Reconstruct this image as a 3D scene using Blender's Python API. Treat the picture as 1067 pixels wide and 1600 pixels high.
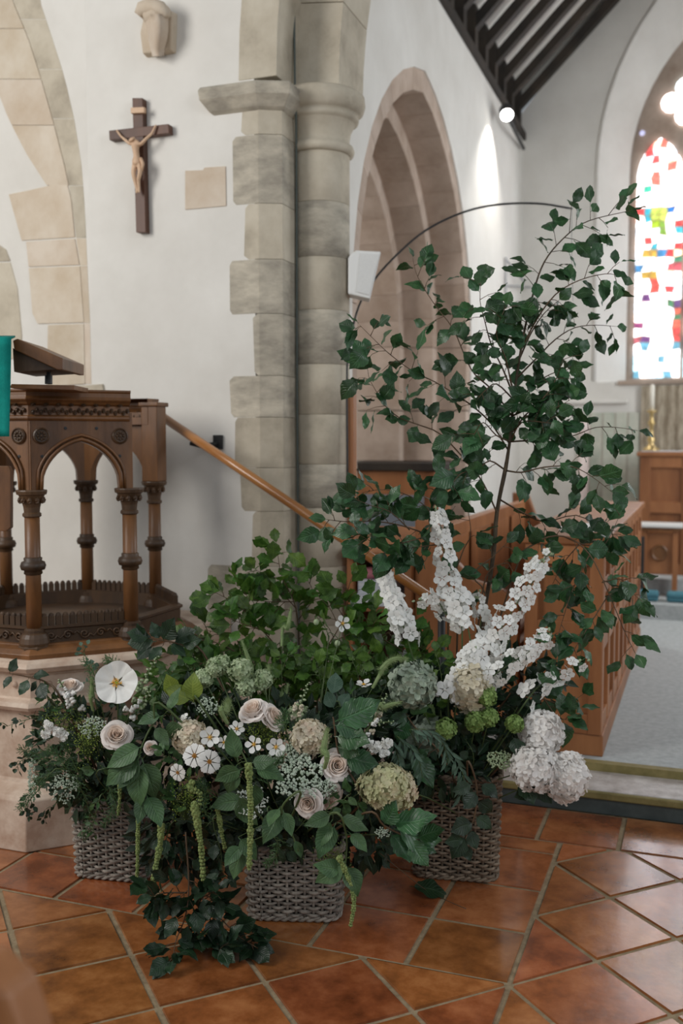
import bpy, math, random
from mathutils import Vector, Matrix, noise
random.seed(11)
R_ = random.Random(5)
sc = bpy.context.scene
col = sc.collection
for o in list(bpy.data.objects): bpy.data.objects.remove(o)

# ------------------------------------------------------------------ camera
CAMH, PITCH, YAW, FPX = 1.55, math.radians(4.0), math.radians(20.0), 1556.0
F0 = Vector((-math.sin(YAW), math.cos(YAW), 0)); RT = Vector((math.cos(YAW), math.sin(YAW), 0)); ZZ = Vector((0, 0, 1))
FW = F0*math.cos(PITCH) - ZZ*math.sin(PITCH); UP = F0*math.sin(PITCH) + ZZ*math.cos(PITCH); CP = Vector((0, 0, CAMH))
cd = bpy.data.cameras.new('camera'); cam = bpy.data.objects.new('camera', cd); col.objects.link(cam)
cam.matrix_world = Matrix(((RT.x, UP.x, -FW.x, 0), (RT.y, UP.y, -FW.y, 0), (RT.z, UP.z, -FW.z, CAMH), (0, 0, 0, 1)))
cd.sensor_fit = 'VERTICAL'; cd.sensor_height = 36; cd.sensor_width = 24; cd.lens = 35.01
cd.clip_start = .05; cd.clip_end = 100
cd.dof.use_dof = True; cd.dof.focus_distance = 3.15; cd.dof.aperture_fstop = 2.2
sc.camera = cam

# ------------------------------------------------------------------ light and exposure
w = bpy.data.worlds.new('world'); sc.world = w; w.use_nodes = True
w.node_tree.nodes['Background'].inputs[0].default_value = (.86, .93, 1.0, 1)
w.node_tree.nodes['Background'].inputs[1].default_value = .25
vs = sc.view_settings
vs.view_transform = 'Standard'; vs.look = 'None'; vs.exposure = 0.25; vs.gamma = 1; vs.use_curve_mapping = False
def area(name, loc, target, sx, sy, power, color):
    l = bpy.data.lights.new(name, 'AREA'); l.shape = 'RECTANGLE'; l.size = sx; l.size_y = sy; l.energy = power; l.color = color
    o = bpy.data.objects.new(name, l); col.objects.link(o); o.location = loc
    o.rotation_euler = (Vector(target)-Vector(loc)).to_track_quat('-Z', 'Y').to_euler()
    return o
area('nave_window_north', (-4.6, .4, 3.6), (-1.9, 4.3, 1.9), 1.6, 2.6, 120, (1, .97, .92))
area('nave_window_south', (3.6, 1.2, 3.6), (-1.5, 3.9, 1.2), 1.8, 2.6, 60, (.93, .97, 1))
area('west_front_fill', (.6, -5.0, 3.6), (-1.0, 4.0, 1.2), 3.0, 3.0, 50, (.97, .98, 1))  # unseen frontal fill light, added behind the camera
area('chancel_window_south', (2.3, 7.4, 3.0), (-1.6, 7.8, 2.0), 1.6, 2.4, 75, (.95, .98, 1))
area('vestry_fill', (-4.6, 5.6, 3.2), (-2.2, 7.6, 1.8), 1.0, 1.8, 45, (1, .97, .94))  # fill light added in the side room to brighten the arch stones

# ------------------------------------------------------------------ pixel of the photograph -> point in the place
def ray(u, v): return FW + RT*((u-533.5)/FPX) - UP*((v-800)/FPX)
def P(u, v, d): return CP + ray(u, v)*d
def G(u, v, z=0):
    r = ray(u, v); return CP + r*((z-CAMH)/r.z)
def PY(u, v, Y):
    r = ray(u, v); return CP + r*(Y/r.y)
def PX(u, v, X):
    r = ray(u, v); return CP + r*(X/r.x)
def PL(u, v, p0, n):
    r = ray(u, v); return CP + r*((Vector(p0)-CP).dot(n)/r.dot(n))
def proj(q):
    q = Vector(q)-CP; d = q.dot(FW); return (533.5+FPX*q.dot(RT)/d, 800-FPX*q.dot(UP)/d, d)

# ------------------------------------------------------------------ helpers
def lin(c):
    return tuple(((x/255)/12.92 if x/255 <= .04045 else ((x/255+.055)/1.055)**2.4) for x in c)
MATS = {}
def mat(name, c1, c2=None, scale=8.0, rough=.6, bump=0.0, bscale=None, rand=0.0, spec=.5, coat=0.0, metal=0.0, trans=0.0, veins=False, stretch=None, emit=None, c3=None, hue=0.0, detail=5):
    if name in MATS: return MATS[name]
    m = bpy.data.materials.new(name); m.use_nodes = True; nt = m.node_tree; N = nt.nodes; L = nt.links
    b = N['Principled BSDF']; out = N['Material Output']
    b.inputs['Roughness'].default_value = rough; b.inputs['Metallic'].default_value = metal
    b.inputs['Specular IOR Level'].default_value = spec; b.inputs['Coat Weight'].default_value = coat; b.inputs['Coat Roughness'].default_value = .12
    c1 = lin(c1); c2 = lin(c2) if c2 else c1
    tc = N.new('ShaderNodeTexCoord'); oi = N.new('ShaderNodeObjectInfo')
    add = N.new('ShaderNodeVectorMath'); add.operation = 'MULTIPLY_ADD'
    comb = N.new('ShaderNodeCombineXYZ'); 
    for i in range(3): L.new(oi.outputs['Random'], comb.inputs[i])
    L.new(comb.outputs[0], add.inputs[0]); add.inputs[1].default_value = (17, 31, 23); L.new(tc.outputs['Object'], add.inputs[2])
    vec = add.outputs[0]
    if stretch:
        mp = N.new('ShaderNodeMapping'); mp.inputs['Scale'].default_value = stretch; L.new(vec, mp.inputs['Vector']); vec = mp.outputs[0]
    nz = N.new('ShaderNodeTexNoise'); nz.inputs['Scale'].default_value = scale; nz.inputs['Detail'].default_value = detail; nz.inputs['Roughness'].default_value = .65
    L.new(vec, nz.inputs['Vector'])
    rp = N.new('ShaderNodeValToRGB'); rp.color_ramp.elements[0].position = .32; rp.color_ramp.elements[1].position = .68
    rp.color_ramp.elements[0].color = (*c1, 1); rp.color_ramp.elements[1].color = (*c2, 1)
    if c3:
        e = rp.color_ramp.elements.new(.5); e.color = (*lin(c3), 1)
    L.new(nz.outputs['Fac'], rp.inputs['Fac']); colr = rp.outputs[0]
    hgt = None
    if veins:
        uv = N.new('ShaderNodeTexCoord'); sx = N.new('ShaderNodeSeparateXYZ'); L.new(uv.outputs['UV'], sx.inputs[0])
        ab = N.new('ShaderNodeMath'); ab.operation = 'ABSOLUTE'; L.new(sx.outputs['X'], ab.inputs[0])
        m1 = N.new('ShaderNodeMath'); m1.operation = 'MULTIPLY_ADD'; L.new(ab.outputs[0], m1.inputs[0]); m1.inputs[1].default_value = -32
        m2 = N.new('ShaderNodeMath'); m2.operation = 'MULTIPLY'; L.new(sx.outputs['Y'], m2.inputs[0]); m2.inputs[1].default_value = 58
        L.new(m2.outputs[0], m1.inputs[2])
        sn = N.new('ShaderNodeMath'); sn.operation = 'SINE'; L.new(m1.outputs[0], sn.inputs[0])
        pw = N.new('ShaderNodeMapRange'); pw.inputs['From Min'].default_value = .55; pw.inputs['From Max'].default_value = 1; L.new(sn.outputs[0], pw.inputs['Value'])
        mid = N.new('ShaderNodeMapRange'); mid.inputs['From Min'].default_value = .06; mid.inputs['From Max'].default_value = .015; L.new(ab.outputs[0], mid.inputs['Value'])
        mx = N.new('ShaderNodeMath'); mx.operation = 'MAXIMUM'; L.new(pw.outputs[0], mx.inputs[0]); L.new(mid.outputs[0], mx.inputs[1])
        hgt = mx.outputs[0]
        mixv = N.new('ShaderNodeMixRGB'); mixv.blend_type = 'MIX'
        ml = N.new('ShaderNodeMath'); ml.operation = 'MULTIPLY'; L.new(hgt, ml.inputs[0]); ml.inputs[1].default_value = .25
        L.new(ml.outputs[0], mixv.inputs['Fac']); L.new(colr, mixv.inputs['Color1']); mixv.inputs['Color2'].default_value = (min(1, c2[0]*2.0), min(1, c2[1]*1.8), min(1, c2[2]*1.9), 1)
        colr = mixv.outputs[0]
    if rand or hue:
        hs = N.new('ShaderNodeHueSaturation'); mr = N.new('ShaderNodeMapRange')
        mr.inputs['To Min'].default_value = 1-rand; mr.inputs['To Max'].default_value = 1+rand
        L.new(oi.outputs['Random'], mr.inputs['Value']); L.new(mr.outputs[0], hs.inputs['Value']); L.new(colr, hs.inputs['Color'])
        if hue:
            fr = N.new('ShaderNodeMath'); fr.operation = 'MULTIPLY'; L.new(oi.outputs['Random'], fr.inputs[0]); fr.inputs[1].default_value = 7.31
            f2 = N.new('ShaderNodeMath'); f2.operation = 'FRACT'; L.new(fr.outputs[0], f2.inputs[0])
            m3 = N.new('ShaderNodeMapRange'); m3.inputs['To Min'].default_value = .5-hue; m3.inputs['To Max'].default_value = .5+hue
            L.new(f2.outputs[0], m3.inputs['Value']); L.new(m3.outputs[0], hs.inputs['Hue'])
        colr = hs.outputs[0]
    L.new(colr, b.inputs['Base Color'])
    if emit:
        L.new(colr, b.inputs['Emission Color']); b.inputs['Emission Strength'].default_value = emit
    if bump:
        bp = N.new('ShaderNodeBump'); bp.inputs['Strength'].default_value = bump; bp.inputs['Distance'].default_value = .004
        if hgt is not None:
            inv = N.new('ShaderNodeMath'); inv.operation = 'SUBTRACT'; inv.inputs[0].default_value = 1; L.new(hgt, inv.inputs[1]); L.new(inv.outputs[0], bp.inputs['Height'])
        else:
            n2 = N.new('ShaderNodeTexNoise'); n2.inputs['Scale'].default_value = bscale or scale*4; n2.inputs['Detail'].default_value = 5
            L.new(vec, n2.inputs['Vector']); L.new(n2.outputs['Fac'], bp.inputs['Height'])
        L.new(bp.outputs[0], b.inputs['Normal'])
    if trans:
        tb = N.new('ShaderNodeBsdfTranslucent'); L.new(colr, tb.inputs['Color']); ms = N.new('ShaderNodeMixShader'); ms.inputs[0].default_value = trans
        L.new(b.outputs[0], ms.inputs[1]); L.new(tb.outputs[0], ms.inputs[2]); L.new(ms.outputs[0], out.inputs['Surface'])
    MATS[name] = m
    return m

ORG = {}
def org(o): return ORG.get(o.name, Vector((0, 0, 0))) if o else Vector((0, 0, 0))
def tag(o, label=None, cat=None, group=None, kind=None):
    if label: o['label'] = label
    if cat: o['category'] = cat
    if group: o['group'] = group
    if kind: o['kind'] = kind
    return o
def thing(name, loc, label, cat, group=None):
    o = bpy.data.objects.new(name, None); o.empty_display_size = .05; col.objects.link(o); o.location = loc; ORG[o.name] = Vector(loc)
    return tag(o, label, cat, group)
def inst(name, mesh, M, parent):
    """an object that shares a mesh, at world matrix M, child of parent"""
    o = bpy.data.objects.new(name, mesh); col.objects.link(o)
    if parent: o.parent = parent
    L0 = org(parent); o.matrix_basis = Matrix.Translation(-L0) @ M
    ORG[o.name] = M.to_translation()
    return o
def frame(pos, y, z):
    y = Vector(y).normalized(); z = Vector(z); z = (z-y*z.dot(y))
    if z.length < 1e-5: z = y.orthogonal()
    z.normalize(); x = y.cross(z)
    return Matrix(((x.x, y.x, z.x, pos[0]), (x.y, y.y, z.y, pos[1]), (x.z, y.z, z.z, pos[2]), (0, 0, 0, 1)))

class MB:
    def __init__(s): s.v = []; s.f = []; s.uv = None
    def add(s, vs, fs):
        n = len(s.v); s.v += [Vector(q) for q in vs]; s.f += [tuple(i+n for i in f) for f in fs]; return s
    def box(s, c, d, M=None):
        c = Vector(c); hx, hy, hz = d[0]/2, d[1]/2, d[2]/2
        q = [Vector((x*hx, y*hy, z*hz)) for z in (-1, 1) for y in (-1, 1) for x in (-1, 1)]
        if M: q = [M @ k for k in q]
        return s.add([c+k for k in q], [(0, 2, 3, 1), (4, 5, 7, 6), (0, 1, 5, 4), (2, 6, 7, 3), (0, 4, 6, 2), (1, 3, 7, 5)])
    def span(s, a, b):
        a = Vector(a); b = Vector(b); return s.box((a+b)/2, [abs(x) for x in (b-a)])
    def prism(s, pts, ext, inset=0.0):
        """polygon pts (3-D, planar) extruded by the vector ext; inset chamfers the far face"""
        pts = [Vector(p) for p in pts]; ext = Vector(ext); n = len(pts); c = sum(pts, Vector())/n
        far = []
        for i in range(n):
            if inset:
                a, b_, d = pts[i-1], pts[i], pts[(i+1) % n]
                e1 = (b_-a).normalized(); e2 = (d-b_).normalized(); nn = ext.normalized()
                k = (e1.cross(nn)+e2.cross(nn)); k = k.normalized() if k.length > 1e-6 else Vector()
                if k.dot(c-b_) < 0: k = -k
                far.append(b_+k*inset+ext)
            else: far.append(pts[i]+ext)
        fs = [tuple(range(n)), tuple(range(2*n-1, n-1, -1))]+[(i, i+n, (i+1) % n+n, (i+1) % n) for i in range(n)]
        return s.add(pts+far, fs)
    def tube(s, pts, r, k=6, cap=True):
        pts = [Vector(p) for p in pts]; n = len(pts)
        if not hasattr(r, '__len__'): r = [r]*n
        t0 = (pts[1]-pts[0]).normalized(); a = t0.orthogonal().normalized(); vs = []; fs = []
        for i in range(n):
            t = (pts[min(i+1, n-1)]-pts[max(i-1, 0)]).normalized()
            a = (a-t*a.dot(t)); a = a.normalized() if a.length > 1e-6 else t.orthogonal().normalized()
            b_ = t.cross(a)
            for j in range(k):
                q = 2*math.pi*j/k; vs.append(pts[i]+(a*math.cos(q)+b_*math.sin(q))*r[i])
        for i in range(n-1):
            for j in range(k): fs.append((i*k+j, i*k+(j+1) % k, (i+1)*k+(j+1) % k, (i+1)*k+j))
        if cap: fs += [tuple(range(k-1, -1, -1)), tuple((n-1)*k+j for j in range(k))]
        return s.add(vs, fs)
    def lathe(s, prof, k=20, c=(0, 0, 0), M=None, a0=0, a1=2*math.pi):
        full = abs(a1-a0-2*math.pi) < 1e-6; m = k if full else k+1; vs = []; fs = []
        for r, z in prof:
            for j in range(m):
                q = a0+(a1-a0)*j/k; p = Vector((r*math.cos(q), r*math.sin(q), z)); vs.append((M @ p if M else p)+Vector(c))
        for i in range(len(prof)-1):
            for j in range(k):
                j2 = (j+1) % m
                fs.append((i*m+j, i*m+j2, (i+1)*m+j2, (i+1)*m+j))
        if full: fs += [tuple(range(m-1, -1, -1)), tuple((len(prof)-1)*m+j for j in range(m))]
        return s.add(vs, fs)
    def sweep(s, path, prof, closed=False, c=(0, 0)):
        """path of 2-D points, profile of (outward offset, z); mitred; outward = right of travel"""
        n = len(path); path = [Vector((p[0], p[1])) for p in path]; vs = []; fs = []; m = len(prof)
        for i in range(n):
            a = path[i-1] if (i > 0 or closed) else None; d = path[(i+1) % n] if (i < n-1 or closed) else None
            n1 = Vector(((path[i]-a).y, -(path[i]-a).x)).normalized() if a is not None else None
            n2 = Vector(((d-path[i]).y, -(d-path[i]).x)).normalized() if d is not None else None
            if n1 is None: k = n2
            elif n2 is None: k = n1
            else:
                k = (n1+n2).normalized(); k = k/max(.3, k.dot(n1))
            for o_, z in prof: vs.append((path[i].x+k.x*o_+c[0], path[i].y+k.y*o_+c[1], z))
        for i in range(n if closed else n-1):
            i2 = (i+1) % n
            for j in range(m-1): fs.append((i*m+j, i2*m+j, i2*m+j+1, i*m+j+1))
        if not closed: fs += [tuple(range(m-1, -1, -1)), tuple((n-1)*m+j for j in range(m))]
        return s.add(vs, fs)
    def blob(s, c, r, sub=0):
        c = Vector(c)
        if not hasattr(r, '__len__'): r = (r, r, r)
        if sub == 0:
            q = [(1, 0, 0), (-1, 0, 0), (0, 1, 0), (0, -1, 0), (0, 0, 1), (0, 0, -1)]
            return s.add([c+Vector((a*r[0], b_*r[1], d*r[2])) for a, b_, d in q], [(0, 2, 4), (2, 1, 4), (1, 3, 4), (3, 0, 4), (2, 0, 5), (1, 2, 5), (3, 1, 5), (0, 3, 5)])
        k = 6 if sub == 1 else 10; rows = 3 if sub == 1 else 6; vs = [c+Vector((0, 0, -r[2]))]; fs = []
        for i in range(1, rows+1):
            th = math.pi*i/(rows+1)
            for j in range(k):
                q = 2*math.pi*(j+.5*i)/k; vs.append(c+Vector((r[0]*math.sin(th)*math.cos(q), r[1]*math.sin(th)*math.sin(q), -r[2]*math.cos(th))))
        vs.append(c+Vector((0, 0, r[2]))); t = len(vs)-1
        for j in range(k): fs.append((0, 1+(j+1) % k, 1+j)); fs.append((t, 1+(rows-1)*k+j, 1+(rows-1)*k+(j+1) % k))
        for i in range(rows-1):
            for j in range(k):
                a = 1+i*k+j; b_ = 1+i*k+(j+1) % k; fs += [(a, b_, b_+k), (a, b_+k, a+k)]
        return s.add(vs, fs)
    def mesh(s, name, m, smooth=False, shift=None):
        me = bpy.data.meshes.new(name); sh = shift or Vector((0, 0, 0))
        me.from_pydata([tuple(q-sh) for q in s.v], [], s.f); me.materials.append(m)
        if smooth: me.polygons.foreach_set('use_smooth', [True]*len(me.polygons))
        if s.uv:
            l = me.uv_layers.new(name='UVMap')
            for lp in me.loops: l.data[lp.index].uv = s.uv[lp.vertex_index]
        me.update()
        return me
    def build(s, name, m, parent=None, smooth=False, bevel=0, origin=None, auto=False):
        o0 = Vector(origin) if origin is not None else (org(parent) if parent else Vector((0, 0, 0)))
        me = s.mesh(name, m, smooth, o0)
        o = bpy.data.objects.new(name, me); col.objects.link(o); ORG[o.name] = o0
        if parent: o.parent = parent; o.location = o0-org(parent)
        else: o.location = o0
        if bevel:
            b_ = o.modifiers.new('bevel', 'BEVEL'); b_.width = bevel; b_.segments = 2; b_.limit_method = 'ANGLE'
        return o
def struct(name, mb, m, **k): return tag(mb.build(name, m, **k), kind='structure')
def spline(pts, n=8):
    pts = [Vector(p) for p in pts]
    if len(pts) < 3: return [pts[0].lerp(pts[-1], i/n) for i in range(n+1)]
    q = [pts[0]*2-pts[1]]+pts+[pts[-1]*2-pts[-2]]; o = []
    for i in range(1, len(q)-2):
        a, b_, c, d = q[i-1:i+3]
        for j in range(n):
            t = j/n; o.append(.5*((2*b_)+(c-a)*t+(2*a-5*b_+4*c-d)*t*t+(3*b_-a-3*c+d)*t**3))
    o.append(pts[-1]); return o

# ------------------------------------------------------------------ materials of the building
PLASTER = mat('plaster', (214, 210, 203), (228, 225, 219), 1.6, .9, .25, 26, spec=.2)
STONE = mat('limestone', (164, 154, 138), (204, 195, 178), 3.5, .9, .5, 40, rand=.05, spec=.2, c3=(190, 180, 162))
STONEW = mat('limestone_warm', (196, 178, 156), (214, 202, 186), 4, .9, .4, 40, rand=.05, spec=.2, hue=.006)
STONEG = mat('limestone_grey', (150, 143, 131), (200, 191, 174), 6, .9, .6, 40, rand=.05, spec=.2, stretch=(1, 1, 2.2))
STONEB = mat('sandstone_brown', (166, 146, 130), (200, 182, 168), 3, .9, .3, 40, rand=.07, spec=.2)
PINKST = mat('pink_stone', (176, 148, 128), (214, 196, 178), 9, .65, .3, 50, rand=.05, spec=.35)
TERRA = mat('terracotta', (108, 60, 30), (176, 112, 68), 7, .26, .3, 22, rand=.16, spec=.6, c3=(148, 86, 46), hue=.008, coat=.6)
GROUT = mat('grout', (128, 112, 88), (164, 146, 118), 30, .9, .5, spec=.2)
OAK = mat('carved_oak', (82, 52, 28), (134, 90, 52), 6, .42, .3, 40, rand=.08, stretch=(1, 1, .25))
OAKD = mat('dark_oak', (52, 36, 23), (90, 64, 40), 6, .5, .3, 40, stretch=(1, 1, .3))
STALL = mat('stall_oak', (128, 80, 48), (172, 116, 74), 4, .42, .15, 40, rand=.08, stretch=(1, 1, .2))
RAILW = mat('rail_oak', (150, 96, 48), (184, 126, 70), 5, .28, .1, coat=.3, stretch=(.3, 1, 1))
BLACKOAK = mat('black_oak', (26, 22, 18), (56, 46, 36), 4, .7, .3, rand=.15)
IRON = mat('black_iron', (18, 20, 22), (30, 32, 34), 9, .5)
WHITEP = mat('white_paint', (226, 226, 224), None, 4, .5)
CARPET = mat('chancel_carpet', (164, 168, 168), (186, 190, 190), 30, .95, .3, 300, spec=.1)
OLIVE = mat('step_nosing', (112, 102, 58), (146, 132, 84), 12, .6, .2)
SLATE = mat('step_riser', (52, 60, 60), (76, 84, 82), 9, .6, .2)
MARBLE = mat('worn_stone_tread', (158, 148, 142), (206, 200, 196), 14, .4, .3)

# ================================================================== THE SETTING
def clip(poly, a, b_):
    """keep the part of a 2-D polygon left of the line a->b"""
    def side(p): return (b_[0]-a[0])*(p[1]-a[1])-(b_[1]-a[1])*(p[0]-a[0])
    out = []
    for i in range(len(poly)):
        p, q = poly[i-1], poly[i]; sp, sq = side(p), side(q)
        if (sp >= 0) != (sq >= 0):
            t = sp/(sp-sq); out.append((p[0]+(q[0]-p[0])*t, p[1]+(q[1]-p[1])*t))
        if sq >= 0: out.append(q)
    return out
def parea(p): return .5*sum(p[i-1][0]*p[i][1]-p[i][0]*p[i-1][1] for i in range(len(p)))
def shrink(poly, g):
    q = list(poly); n = len(poly)
    for i in range(n):
        a, b_ = poly[i], poly[(i+1) % n]; l = math.hypot(b_[0]-a[0], b_[1]-a[1])
        if l < 1e-6: continue
        nx, ny = -(b_[1]-a[1])/l*g, (b_[0]-a[0])/l*g
        q = clip(q, (a[0]+nx, a[1]+ny), (b_[0]+nx, b_[1]+ny))
        if len(q) < 3: return []
    return q
# ---- nave floor: terracotta tiles in mortar
fl = struct('floor', MB().span((-7, -4, -.06), (5, 5.2, -.006)), GROUT)
def tile(poly):
    if len(poly) < 3 or abs(parea(poly)) < .0012: return
    if parea(poly) < 0: poly = poly[::-1]
    cx = sum(p[0] for p in poly)/len(poly); cy = sum(p[1] for p in poly)/len(poly)
    if not (-3.6 < cx < 1.6 and 1.2 < cy): return
    g = .0065+R_.uniform(0, .003)
    q = shrink(poly, g)
    if len(q) < 3: return
    dz = R_.uniform(-.0012, .0012)
    MB().prism([(x, y, -.012) for x, y in q], (0, 0, .012+dz), .004).build('tile', TERRA, fl, origin=(cx, cy, 0))
HD = .222; X0, Y0 = -.49, 2.75
for i in range(-18, 12):
    for j in range(-9, 8):
        if (i+j) % 2 == 0: continue
        cx, cy = X0+HD*i, Y0+HD*j
        c4 = [(cx, cy-HD), (cx+HD, cy), (cx, cy+HD), (cx-HD, cy)]
        a = clip(c4, (9, 2.76), (-9, 2.76)) if False else clip(c4, (9, 3.835), (-9, 3.835))   # south of the border row
        # field of diagonal tiles: everything east of the line x=-.49 or south of y=2.76
        e = clip(a, (-.49, 9), (-.49, -9)) if a else []
        if len(e) >= 3: tile(e)
        wv = clip(a, (-.49, -9), (-.49, 9)) if a else []
        wv = clip(wv, (9, 2.76), (-9, 2.76)) if len(wv) >= 3 else []
        if len(wv) >= 3: tile(wv)
rows = [2.76, 3.07, 3.385, 3.715, 3.835]
for r in range(4):
    for k in range(11):
        x1 = -.49-.312*k; x0 = x1-.312
        tile([(x0, rows[r]), (x1, rows[r]), (x1, rows[r+1]), (x0, rows[r+1])])
for k in range(-11, 7):
    x0 = -.273+.311*k; tile([(x0, 3.835), (x0+.311, 3.835), (x0+.311, 4.19), (x0, 4.19)])

# ---- chancel steps and floor
struct('step_riser', MB().span((-1.9, 4.195, 0), (3, 4.46, .062)), SLATE)
struct('step_nosing', MB().span((-1.9, 4.185, .062), (3, 4.46, .094)), OLIVE, bevel=.006)
ts = struct('step_tread', MB().span((-1.9, 4.40, .07), (3, 4.46, .0945)), MARBLE)
for k in range(7): MB().span((-1.9+.72*k, 4.20, .07), (-1.9+.72*k+.714, 4.452, .0975)).build('tread_slab', MARBLE, ts, bevel=.004)
struct('chancel_nosing', MB().span((-1.9, 4.452, 0), (3, 4.50, .132)), OLIVE)
struct('floor_chancel', MB().span((-1.9, 4.47, -.05), (4, 10.4, .13)).span((-4.85, 5.0, -.05), (-1.9, 10.4, .13)), CARPET)
struct('step_sanctuary', MB().span((-1.78, 8.32, .13), (3, 10.4, .25)), CARPET)
struct('step_altar', MB().span((-1.78, 8.98, .25), (3, 10.4, .37)), CARPET)

# ---- nave east wall with the chancel arch
YW, XR, XS, YS = 4.45, -1.945, -1.865, 4.80
ACX, ACZ = 1.75, 3.26; RIN = 3.47; ROUT = ACX-XR
def arcpts(r, n=14, cx=ACX, cz=ACZ, lim=0.0):
    am = math.acos((cx-lim)/r); return [(cx-r*math.cos(am*i/n), cz+r*math.sin(am*i/n)) for i in range(n+1)]
la = arcpts(ROUT+.12)
poly = [(-3.0, -.05), (-3.0, 7), (3.6, 7), (3.6, -.05), (2.06, -.05)]+[(-x, z) for x, z in la]+[(x, z) for x, z in la[::-1][1:]]+[(la[0][0], -.05)]
poly = [(x, YW, z) for x, z in poly]
wf = struct('wall_front', MB().prism(poly, (0, .62, 0)), PLASTER)
def zy(v, Y, u=400): return PY(u, v, Y).z
xat = lambda u, Y=YW: PY(u, 400, Y).x
# the pier's quoin stones, course by course (pixel rows of the photograph on the wall plane)
courses = [(164, 210, 379, STONE), (210, 318, 364, STONEG), (318, 405, 383, STONE), (405, 490, 357, STONEG), (490, 587, 396, STONEG), (587, 652, 358, STONEG), (652, 731, 364, STONE), (731, 799, 374, STONE), (799, 885, 391, STONE), (885, 962, 320, STONEG), (962, 1060, 372, STONE), (1060, 1190, 340, STONE)]
xc, xe = xat(405), xat(436)
for y0, y1, u, mt in courses:
    z0, z1 = zy(y1, YW)+.0008, zy(y0, YW)-.0008; xl = xat(u)
    j = lambda: R_.uniform(-.006, .006)
    r = .02
    pl = [(xl+j(), z0+r), (xl+j(), z1-r), (xl+r, z1), (xc, z1), (xc, z0), (xl+r, z0)]
    m = MB().prism([(x, YW-.0015, z) for x, z in pl], (0, .08, 0))
    m.prism([(xc, YW-.004, z0), (xe, YW+.045, z0), (xe, YW+.30, z0), (xc, YW+.30, z0)], (0, 0, z1-z0))
    m.build('stone', mt, wf, bevel=.0015, origin=(xl, YW, z0))
# abacus of the outer order, with its chamfered underside
zt = PY(430, 127, YW).z; xa = xat(337)
apath = [(xa, YW+.05), (xa, YW), (xc+.0, YW), (xe, YW+.045), (xe, YW+.30)]
MB().sweep([(p[0], p[1]) for p in apath], [(-.08, zt-.125), (.0, zt-.125), (.02, zt-.11), (.055, zt-.06), (.06, zt-.015), (.05, zt), (-.08, zt)]).build('abacus', STONEG, wf, bevel=.004, origin=(xa, YW, zt))
# plaster side-wall stone beside the pier
def wallstone(px, mt, p0, n, th=.012, parent=None, name='stone', bev=.0012, back=.02):
    n = Vector(n).normalized(); q = [PL(u, v, p0, n) for u, v in px]
    return MB().prism([k-n*back for k in q], n*(back+th*.5), .0006).build(name, mt, parent, bevel=bev, origin=q[0])
NW = Vector((0, -1, 0)); W0 = Vector((0, YW, 0))
wallstone([(290, 267), (318, 266), (320, 262), (353, 260), (354, 322), (290, 328)], STONEW, W0, NW, parent=wf)
# outer-order voussoirs and inner-order voussoirs of the chancel arch
for r0, r1, ya, yb, mt in ((ROUT-.0, ROUT+.20, YW-.004, YW+.30, STONE), (RIN, RIN+.30, YW+.24, YW+.60, STONE)):
    am = math.acos(ACX/r0); n = 9
    for sgn in (1, -1):
        for k in range(n):
            a0, a1 = am*k/n+.0004, am*(k+1)/n-.0004; q = []
            for a, rr in ((a0, r0), (a0, r1), ((a0+a1)/2, r1), (a1, r1), (a1, r0), ((a0+a1)/2, r0)): q.append((sgn*(ACX-rr*math.cos(a)), ya, ACZ+.02+rr*math.sin(a)))
            MB().prism(q, (0, yb-ya, 0)).build('voussoir', mt, wf, bevel=.004, origin=q[0])
# half-round shaft: drums and moulded capital
zs = [.13, .35, .62, .92, 1.22, 1.44, 1.69, 1.94, 2.21, 2.47, 2.74, 2.985]
for k in range(len(zs)-1):
    MB().lathe([(.150, zs[k]+.0005), (.153, zs[k]+.003), (.153, zs[k+1]-.003), (.151, zs[k+1]-.0005)], 28, (XS, YS, 0)).build('drum', STONE if k not in (4, 7, 9) else STONEG, wf, smooth=True, origin=(XS, YS, zs[k]))
MB().span((XR-.35, YW+.25, .1), (XS+.05, YS+.26, 3.3)).build('jamb', STONE, wf)
capp = [(.150, 2.985), (.172, 2.99), (.178, 3.01), (.170, 3.03), (.152, 3.035), (.152, 3.06), (.158, 3.10), (.178, 3.14), (.182, 3.145), (.196, 3.15), (.200, 3.165), (.19, 3.18), (.205, 3.185), (.222, 3.20), (.232, 3.235), (.228, 3.27), (.21, 3.285), (.15, 3.285)]
MB().lathe(capp, 32, (XS, YS, 0)).build('capital', STONE, wf, smooth=True, origin=(XS, YS, 3))
bz = [(.24, .13), (.24, .2), (.21, .23), (.2, .27), (.16, .31), (.15, .33)]
MB().lathe(bz, 28, (XS, YS, 0)).build('shaft_base', STONE, wf, smooth=True, origin=(XS, YS, .13))
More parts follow.
